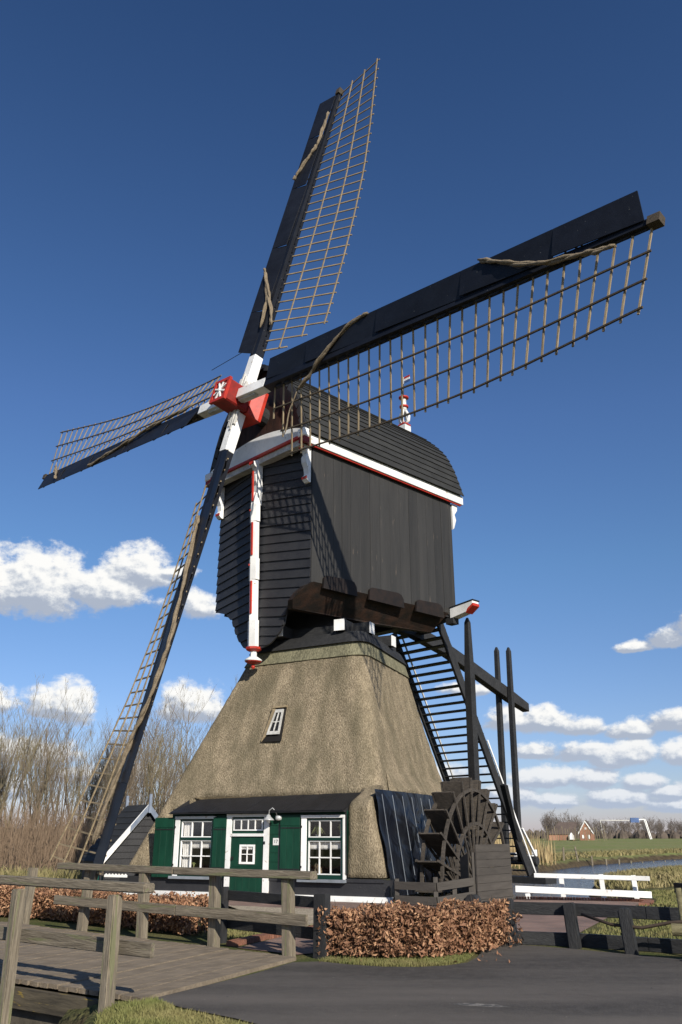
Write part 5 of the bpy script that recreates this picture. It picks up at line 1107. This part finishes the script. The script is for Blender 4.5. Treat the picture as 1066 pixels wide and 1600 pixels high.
def grass(name, poly, dens, h, mt, label, lean=.5, wd=.006, zfun=None):
    px = np.array([p[0] for p in poly]); py = np.array([p[1] for p in poly]); A = (px.max() - px.min()) * (py.max() - py.min()); n = int(A * dens)
    x = RNG.uniform(px.min(), px.max(), n); y = RNG.uniform(py.min(), py.max(), n); k = in_poly(x, y, poly); x, y = x[k], y[k]
    cl = np.sin(x * 7.3) * np.sin(y * 6.1) + np.sin(x * 2.9 + 1) * np.cos(y * 3.3); k = RNG.uniform(-1.6, 1.6, len(x)) < cl + .9; x, y = x[k], y[k]; n = len(x)
    z = ground_z(x, y) if zfun is None else np.full(n, zfun); hh = h * RNG.uniform(.4, 1.2, n); t = RNG.uniform(0, 2 * np.pi, n); ln = RNG.uniform(0, lean, n) * hh; w = wd * RNG.uniform(.6, 1.3, n)
    dx, dy = np.cos(t), np.sin(t); sx, sy = -dy * w, dx * w; t2 = RNG.uniform(0, 2 * np.pi, n)
    lx, ly = np.cos(t2) * ln, np.sin(t2) * ln
    V_ = np.stack([np.stack([x - sx, y - sy, z], -1), np.stack([x + sx, y + sy, z], -1), np.stack([x + lx * .4 + sx * .8, y + ly * .4 + sy * .8, z + hh * .6], -1), np.stack([x + lx, y + ly, z + hh], -1), np.stack([x + lx * .4 - sx * .8, y + ly * .4 - sy * .8, z + hh * .6], -1)], 1).reshape(-1, 3)
    i = np.arange(n)[:, None] * 5; F_ = np.concatenate([i + np.array([[0, 1, 2, 4]]), i + np.array([[4, 2, 3, 3]])])
    F_ = np.concatenate([i + np.array([[0, 1, 2]]), i + np.array([[0, 2, 4]]), i + np.array([[4, 2, 3]])])
    o = fast_mesh(name, V_, F_, mt); tag(o, label, 'grass', kind='stuff'); return o
grass('verge_grass', [(-2.28, 9.02), (-2.0, 9.36), (-1.85, 9.5), (-1.55, 9.02), (-1.0, 8.45), (-.42, 7.85), (-.5, 7.2), (-1.8, 7.2), (-2.15, 8.4)], 9000, .055, 'grass_blade', 'short green verge grass at the foot of the near bridge post', wd=.0045, lean=.9)
grass('hedge_strip_grass', [(-.3, 12.28), (.1, 12.0), (.53, 11.82), (.95, 11.79), (1.32, 11.92), (1.58, 12.17), (1.76, 12.7), (1.98, 13.5), (1.5, 13.0), (.9, 12.6), (-.1, 12.75)], 9000, .045, 'grass_blade', 'strip of short grass along the foot of the right hedge', wd=.0035, lean=.9)
grass('lawn_grass', [(3.4, 14.1), (4.0, 15.4), (6.4, 20.5), (7.5, 22.1), (8.4, 24.5), (9.2, 28), (14, 30), (14, 12), (6.4, 12.2), (4.4, 13.4)], 420, .06, 'grass_blade', 'patchy lawn grass on the right behind the low fence', wd=.009)
grass('gate_grass', [(-1.9, 14.6), (-1.6, 14.3), (-1.0, 15.6), (-.2, 16.9), (-1.0, 16.5), (-2.4, 17.2), (-2.4, 15.4)], 1200, .05, 'grass_blade', 'small patch of grass behind the black gate', wd=.007)
grass('bank_grass', [(8.9, 29.5), (9.0, 32.5), (10.6, 38), (13, 42), (19, 49.5), (30, 59), (32, 56), (24, 40), (15, 29.5)], 150, .20, 'grass_dry', 'long dry yellow grass on the right canal bank', wd=.018, lean=1.1)
grass('far_bank_grass', [(11.5, 54.5), (17.6, 66), (28, 79.5), (60, 110), (60, 115), (27, 83), (15.5, 68), (9.5, 56)], 60, .26, 'grass_dry', 'dry rough grass on the far canal bank', wd=.03, lean=.8)
grass('reed_bed', [(5.2, 42.5), (8.2, 47), (11.2, 52.8), (13.5, 57), (13.2, 58.5), (9.5, 54.5), (5.5, 48.5), (2.6, 42), (3.4, 40)], 60, 1.55, 'reed', 'pale yellow reeds standing in the water behind the stair foot', wd=.022, lean=.18)
grass('woodland_grass', [(-9.5, 23.5), (-14, 24.5), (-30, 33), (-30, 42), (-9.5, 36), (-8.5, 28)], 45, .35, 'grass_dry', 'dry tangled undergrowth before the bare trees', wd=.02, lean=1.)

# ------------------------------------------------------------------ trees
def tree_mesh(seed, h, spread, trunks, mt_t, rmin=.0065):
    """bare winter tree: trunk part and branch part"""
    rnd = random.Random(seed); tr = MB(); br = MB()
    def grow(p, d, L_, r, lev, m):
        k = 4; path = [p]; dd = d.copy(); q = p.copy()
        for i in range(k): dd = (dd + Vector((rnd.gauss(0, .09), rnd.gauss(0, .09), rnd.gauss(.03, .04)))).normalized(); q = q + dd * L_ / k; path.append(q.copy())
        m.tube(path, [r * (1 - .75 * i / k) for i in range(k + 1)], 5 if lev < 2 else 3, cap=False)
        if lev < 3:
            nb = (9, 5, 4)[lev]
            for i in range(nb):
                t = rnd.uniform(.22 if lev == 0 else .15, .98); j = min(int(t * k), k - 1); b = path[j].lerp(path[j + 1], t * k - j); a = rnd.uniform(0, 2 * math.pi); up_ = rnd.uniform(1.3, 2.6)
                nd = Vector((math.cos(a), math.sin(a), up_ / spread)).normalized(); grow(b, nd, L_ * rnd.uniform(.28, .5) * (1.1 - .3 * t), max(r * .40 * (1.1 - t * .5), rmin), lev + 1, br)
    for i in range(trunks): 
        a = rnd.uniform(0, 6.3); off = Vector((math.cos(a), math.sin(a), 0)) * (.25 * i); grow(off, Vector((rnd.gauss(0, .06), rnd.gauss(0, .06), 1)).normalized(), h * rnd.uniform(.85, 1.), .065 * h / 9, 0, tr)
    def me(m, nm, mt):
        x = bpy.data.meshes.new(nm); x.from_pydata(m.v, [], m.f); x.materials.append(M[mt]); return x
    return me(tr, 'trunk', mt_t), me(br, 'branches', mt_t)
PROT = [tree_mesh(11 + i, 9, (1.0, .8, 1.15, .9, 1.05)[i], (1, 2, 1, 3, 2)[i], ('bark', 'bark_green', 'bark', 'bark', 'bark_green')[i]) for i in range(5)]
PFAR = [tree_mesh(41 + i, 9, (1.5, 1.2, 1.7, 1.3)[i], (2, 3, 2, 3)[i], ('bark_far', 'bark_far2', 'bark_far', 'bark_far2')[i], .026) for i in range(4)]
def place_tree(name, x, y, s, i, label, group, PROT=PROT):
    r = empty(name, V(x, y, 0), label, 'tree', group); rz = random.uniform(0, 6.3)
    for me_, nm in zip(PROT[i], ('trunk', 'branches')):
        o = bpy.data.objects.new(nm, me_); COL.objects.link(o); o.parent = r; o.scale = (s, s, s * random.uniform(.92, 1.08)); o.rotation_euler = (0, 0, rz)
spots = []
random.seed(21)
for i in range(95):
    px = random.uniform(-30, 345); y = random.uniform(44, 68) if px < 90 else random.uniform(58, 86); x = (px - 533) / 1310 * y / math.cos(PITCH) * .97
    hpx = np.interp(px, [0, 60, 130, 200, 300, 340], [1140, 1108, 1140, 1142, 1108, 1125]); target = (1303 - hpx) / 1310 * y * 1.0
    place_tree('bare_tree', x, y, max(.5, target / 9. * random.uniform(.8, 1.06)), random.randrange(5), 'slender bare winter tree in the copse left of the mill', 'bare trees in the copse left of the mill')
# brushwood filling the foot of the copse
n = 15000; x = RNG.uniform(-36, -5, n); y = RNG.uniform(40, 84, n); z0 = np.zeros(n); hh = RNG.uniform(.6, 3.4, n)**1.0; lx = RNG.normal(0, .25, n) * hh; ly = RNG.normal(0, .2, n) * hh; w = .012
V_ = np.stack([np.stack([x - w, y, z0], -1), np.stack([x + w, y, z0], -1), np.stack([x + lx + w * .4, y + ly, hh], -1), np.stack([x + lx - w * .4, y + ly, hh], -1)], 1).reshape(-1, 3)
o = fast_mesh('brushwood', V_, np.arange(n * 4).reshape(-1, 4), 'bush_brown'); tag(o, 'brown brushwood thicket under the bare copse', 'thicket', kind='stuff')
# cut branches lying by the bridge on the left
m = MB(); random.seed(5)
for i in range(26):
    p = V(random.uniform(-14, -9.5), random.uniform(24, 27), .1 + random.random() * .3); d = V(random.gauss(1, .3), random.gauss(.1, .3), random.gauss(0, .06)); m.tube([p, p + d * random.uniform(.8, 1.8)], [.04, .02], 5)
tag(m.build('branch_pile', 'bark', None), 'heap of cut branches on the ground left of the mill', 'branches', kind='stuff')
# far tree belt, right and behind the copse
random.seed(31)
for i in range(230):
    px = random.uniform(812, 1120); y = random.uniform(296, 420); x = (px - 533) / 1310 * y / .934
    hpx = np.interp(px, [812, 850, 900, 940, 1000, 1030, 1120], [1274, 1278, 1283, 1280, 1283, 1281, 1285]); s = (1303 - hpx) / 1310 * y / 9 * random.uniform(.7, 1.12)
    if px < 900 and random.random() < .5: y = random.uniform(240, 296); x = (px - 533) / 1310 * y / .934; s *= .75
    place_tree('far_tree', x, y, s, random.randrange(4), 'bare tree in the distant belt beyond the green field', 'bare trees in the distant belt', PFAR)
def bumpy_belt(name, x0, x1, y, h, mt, label):
    n = 900; m = MB()
    for i in range(n):
        x = x0 + (x1 - x0) * random.random(); yy = y + random.uniform(-12, 12); hh = h * random.uniform(.45, 1.); ww = random.uniform(.7, 1.8)
        k = 7; P = [V(x, yy, hh)]
        for j in range(k): a = 2 * math.pi * j / k; P.append(V(x + math.cos(a) * ww * random.uniform(.7, 1.1), yy + math.sin(a) * ww * .7, hh * random.uniform(.35, .7)))
        for j in range(k): a = 2 * math.pi * j / k; P.append(V(x + math.cos(a) * ww * 1.05, yy + math.sin(a) * ww * .8, 0))
        m.add(P, [(0, 1 + j, 1 + (j + 1) % k) for j in range(k)] + [(1 + j, 1 + k + j, 1 + k + (j + 1) % k, 1 + (j + 1) % k) for j in range(k)])
    o = m.build(name, mt, None); tag(o, label, 'thicket', kind='stuff')
bumpy_belt('far_thicket', 62, 330, 330, 3.3, 'far_wood', 'low brown thicket below the distant tree belt')
bumpy_belt('far_thicket', -330, 60, 420, 6, 'far_wood', 'distant brown wood hidden behind the mill and the copse')
# ------------------------------------------------------------------ distant things
FH = empty('farmhouse', V(62, 228, 0), 'distant brick farmhouse with white edged gable among bare trees', 'house')
fa, fb_ = V(60.6, 228, 0), V(63.5, 227, 0); fd = (fb_ - fa).normalized(); fn = V(-fd.y, fd.x, 0)
mid_ = (fa + fb_) / 2
MB().prism([fa, fb_, fb_ + UP * 1.9, mid_ + UP * 4.5, fa + UP * 1.9], fn * 9).build('wall', 'house_brick', FH)
for sg, e in ((-1, fa), (1, fb_)):
    MB().prism([mid_ + UP * 4.65, e + UP * 1.75 + fd * .3 * sg, e + UP * 1.75 + fd * .3 * sg + fn * 9.4, mid_ + UP * 4.65 + fn * 9.4], UP * .2).build('roof', 'house_tile', FH)
    MB().prism([mid_ + UP * 4.8 - fn * .2, e + UP * 1.8 + fd * .35 * sg - fn * .2, e + UP * 1.4 + fd * .35 * sg - fn * .2, mid_ + UP * 4.35 - fn * .2], fn * .1).build('bargeboard', 'white', FH)
for t, z, w_, h_ in ((.25, .5, .36, .8), (.72, .4, .36, .9), (.5, 2.6, .32, .5)): MB().box(fa.lerp(fb_, t) + UP * (z + h_ / 2) - fn * .05, fd * w_ * .6, fn * .04, UP * h_ / 2).build('window', 'white', FH)
BN = empty('barn', V(56, 231, 0), 'low dark roofed barn attached left of the distant farmhouse', 'barn')
MB().prism([V(53.2, 230, 0), V(59.4, 229, 0), V(59.4, 229, 1.5), V(53.2, 230, 1.5)], V(.6, 5, 0)).build('wall', 'house_brick', BN)
MB().prism([V(53.0, 229.8, 1.4), V(59.6, 228.8, 1.4), V(61.2, 231.5, 4.2), V(56.6, 232.4, 4.2)], UP * .2).build('roof', 'house_tile', BN)
MB().prism([V(57.9, 228.2, .2), V(59.1, 228.0, .2), V(59.1, 228.0, 1.2), V(58.5, 228.1, 1.9), V(57.9, 228.2, 1.2)], V(.1, 1, 0)).build('white_gable', 'white', BN)
DB = empty('drawbridge', V(95, 280, 0), 'distant white wooden drawbridge with raised balance beam', 'drawbridge')
for x, y in ((95.8, 278.6), (96.7, 280)): beam('upright', V(x, y, 0), V(x - 1.26, y, 5.8), .26, .24, 'white', DB); 
beam('balance_beam', V(90.30, 279.30, 5.50), V(94.85, 279.30, 5.85), .3, .26, 'white', DB); beam('balance_beam', V(81.20, 279.30, 5.57), V(90.23, 279.30, 5.50), .22, .2, 'white_worn', DB); beam('lifting_rod', V(81.06, 279.30, 5.57), V(81.34, 279.30, 1.52), .2, .2, 'white_worn', DB)
MB().box(V(91.70, 279.02, 5.57), V(1.3, 0, 0), V(0, .3, 0), UP * .7).build('weight_box', 'flag_blue', DB)
for (x, y, z) in ((134.2, 360, 3.2), (118, 350, 3.2)):
    ls = empty('street_lamp', V(x, y, 0), 'thin grey distant street lamp ' + ('near the drawbridge' if x > 120 else 'in front of the dark far trees'), 'street lamp'); MB().tube([V(x, y, 0), V(x, y, z + 1.6), V(x - .8, y, z + 1.8)], .12, 5).build('pole', 'metal_lamp', ls); MB().box(V(x - 1.0, y, z + 1.8), V(.35, 0, 0), V(0, .15, 0), UP * .08).build('lamp_head', 'metal_lamp', ls)
# wire fence across the far bank
FN = empty('field_fence', V(20, 64, 0), 'thin wire fence on weathered posts along the far canal bank', 'fence')
fpo = []
for i in range(22):
    t = i / 11; x = 12.2 + 15.2 * t; y = 58 + 16.5 * t + random.uniform(-.1, .1); z = float(ground_z(np.array([x]), np.array([y]))[0]); fpo.append(V(x, y, z)); beam('post', V(x, y, z - .2), V(x + random.gauss(0, .05), y, z + .85), .11, .11, 'rail_wood', FN)
for hh in (.35, .65):
    m = MB(); m.tube([p + UP * hh for p in fpo], .012, 3); m.build('wire', 'iron', FN)
fnc = empty('far_garden_fence', V(50, 200, 0), 'pale trunks of a young tree row before the distant wood', 'tree row')
for i in range(34):
    x = 42.5 + i * .62; beam('pale_stem', V(x, 215 + random.uniform(-2, 2), 0), V(x + random.gauss(0, .08), 215, random.uniform(2.0, 3.4)), .10, .10, 'bark_green', fnc)

# loose grit and fallen leaves on the road
n = 900; px_ = RNG.uniform(-2, 8, n); py_ = RNG.uniform(5.5, 14, n); k = in_poly(px_, py_, ROAD); px_, py_ = px_[k], py_[k]; n = len(px_); sz = RNG.uniform(.002, .007, n) * (1 + (RNG.uniform(size=n) < .03) * 1.5)
ang = RNG.uniform(0, 6.28, n); P_ = []
for q in range(4): P_.append(np.stack([px_ + np.cos(ang + q * 1.57) * sz, py_ + np.sin(ang + q * 1.57) * sz * .8, np.full(n, .013)], -1))
P_.append(np.stack([px_, py_, .013 + sz * .8], -1)); V_ = np.stack(P_, 1).reshape(-1, 3); i = np.arange(n)[:, None] * 5
o = fast_mesh('road_grit', V_, np.concatenate([i + np.array([[0, 1, 4]]), i + np.array([[1, 2, 4]]), i + np.array([[2, 3, 4]]), i + np.array([[3, 0, 4]])]), 'stone'); o.data.materials[0] = M['stain']; tag(o, 'pale grit scattered over the asphalt road', 'grit', kind='stuff')
C_ = np.stack([RNG.uniform(-.3, 2.2, 45), RNG.uniform(11.9, 13.4, 45), np.full(45, .03)], -1); o = leaves('fallen_leaves', C_, .03, 'leaf_brown', None); tag(o, 'brown beech leaves fallen beside the hedge', 'leaves')
m = MB(); m.lathe((1.35, 9.15, .0), [(.0, .0), (.10, .002)], 10)
q = [V(1.05, 9.28, .0135), V(1.2, 9.34, .0135), V(1.5, 9.26, .0135), V(1.62, 9.12, .0135), V(1.4, 9.14, .0135), V(1.2, 9.2, .0135)]
mm = MB(); mm.v = [tuple(v) for v in q]; mm.f = [tuple(range(6))]; tag(mm.build('mortar_stain', 'stain', None), 'pale splash stain on the asphalt in the foreground', kind='structure')
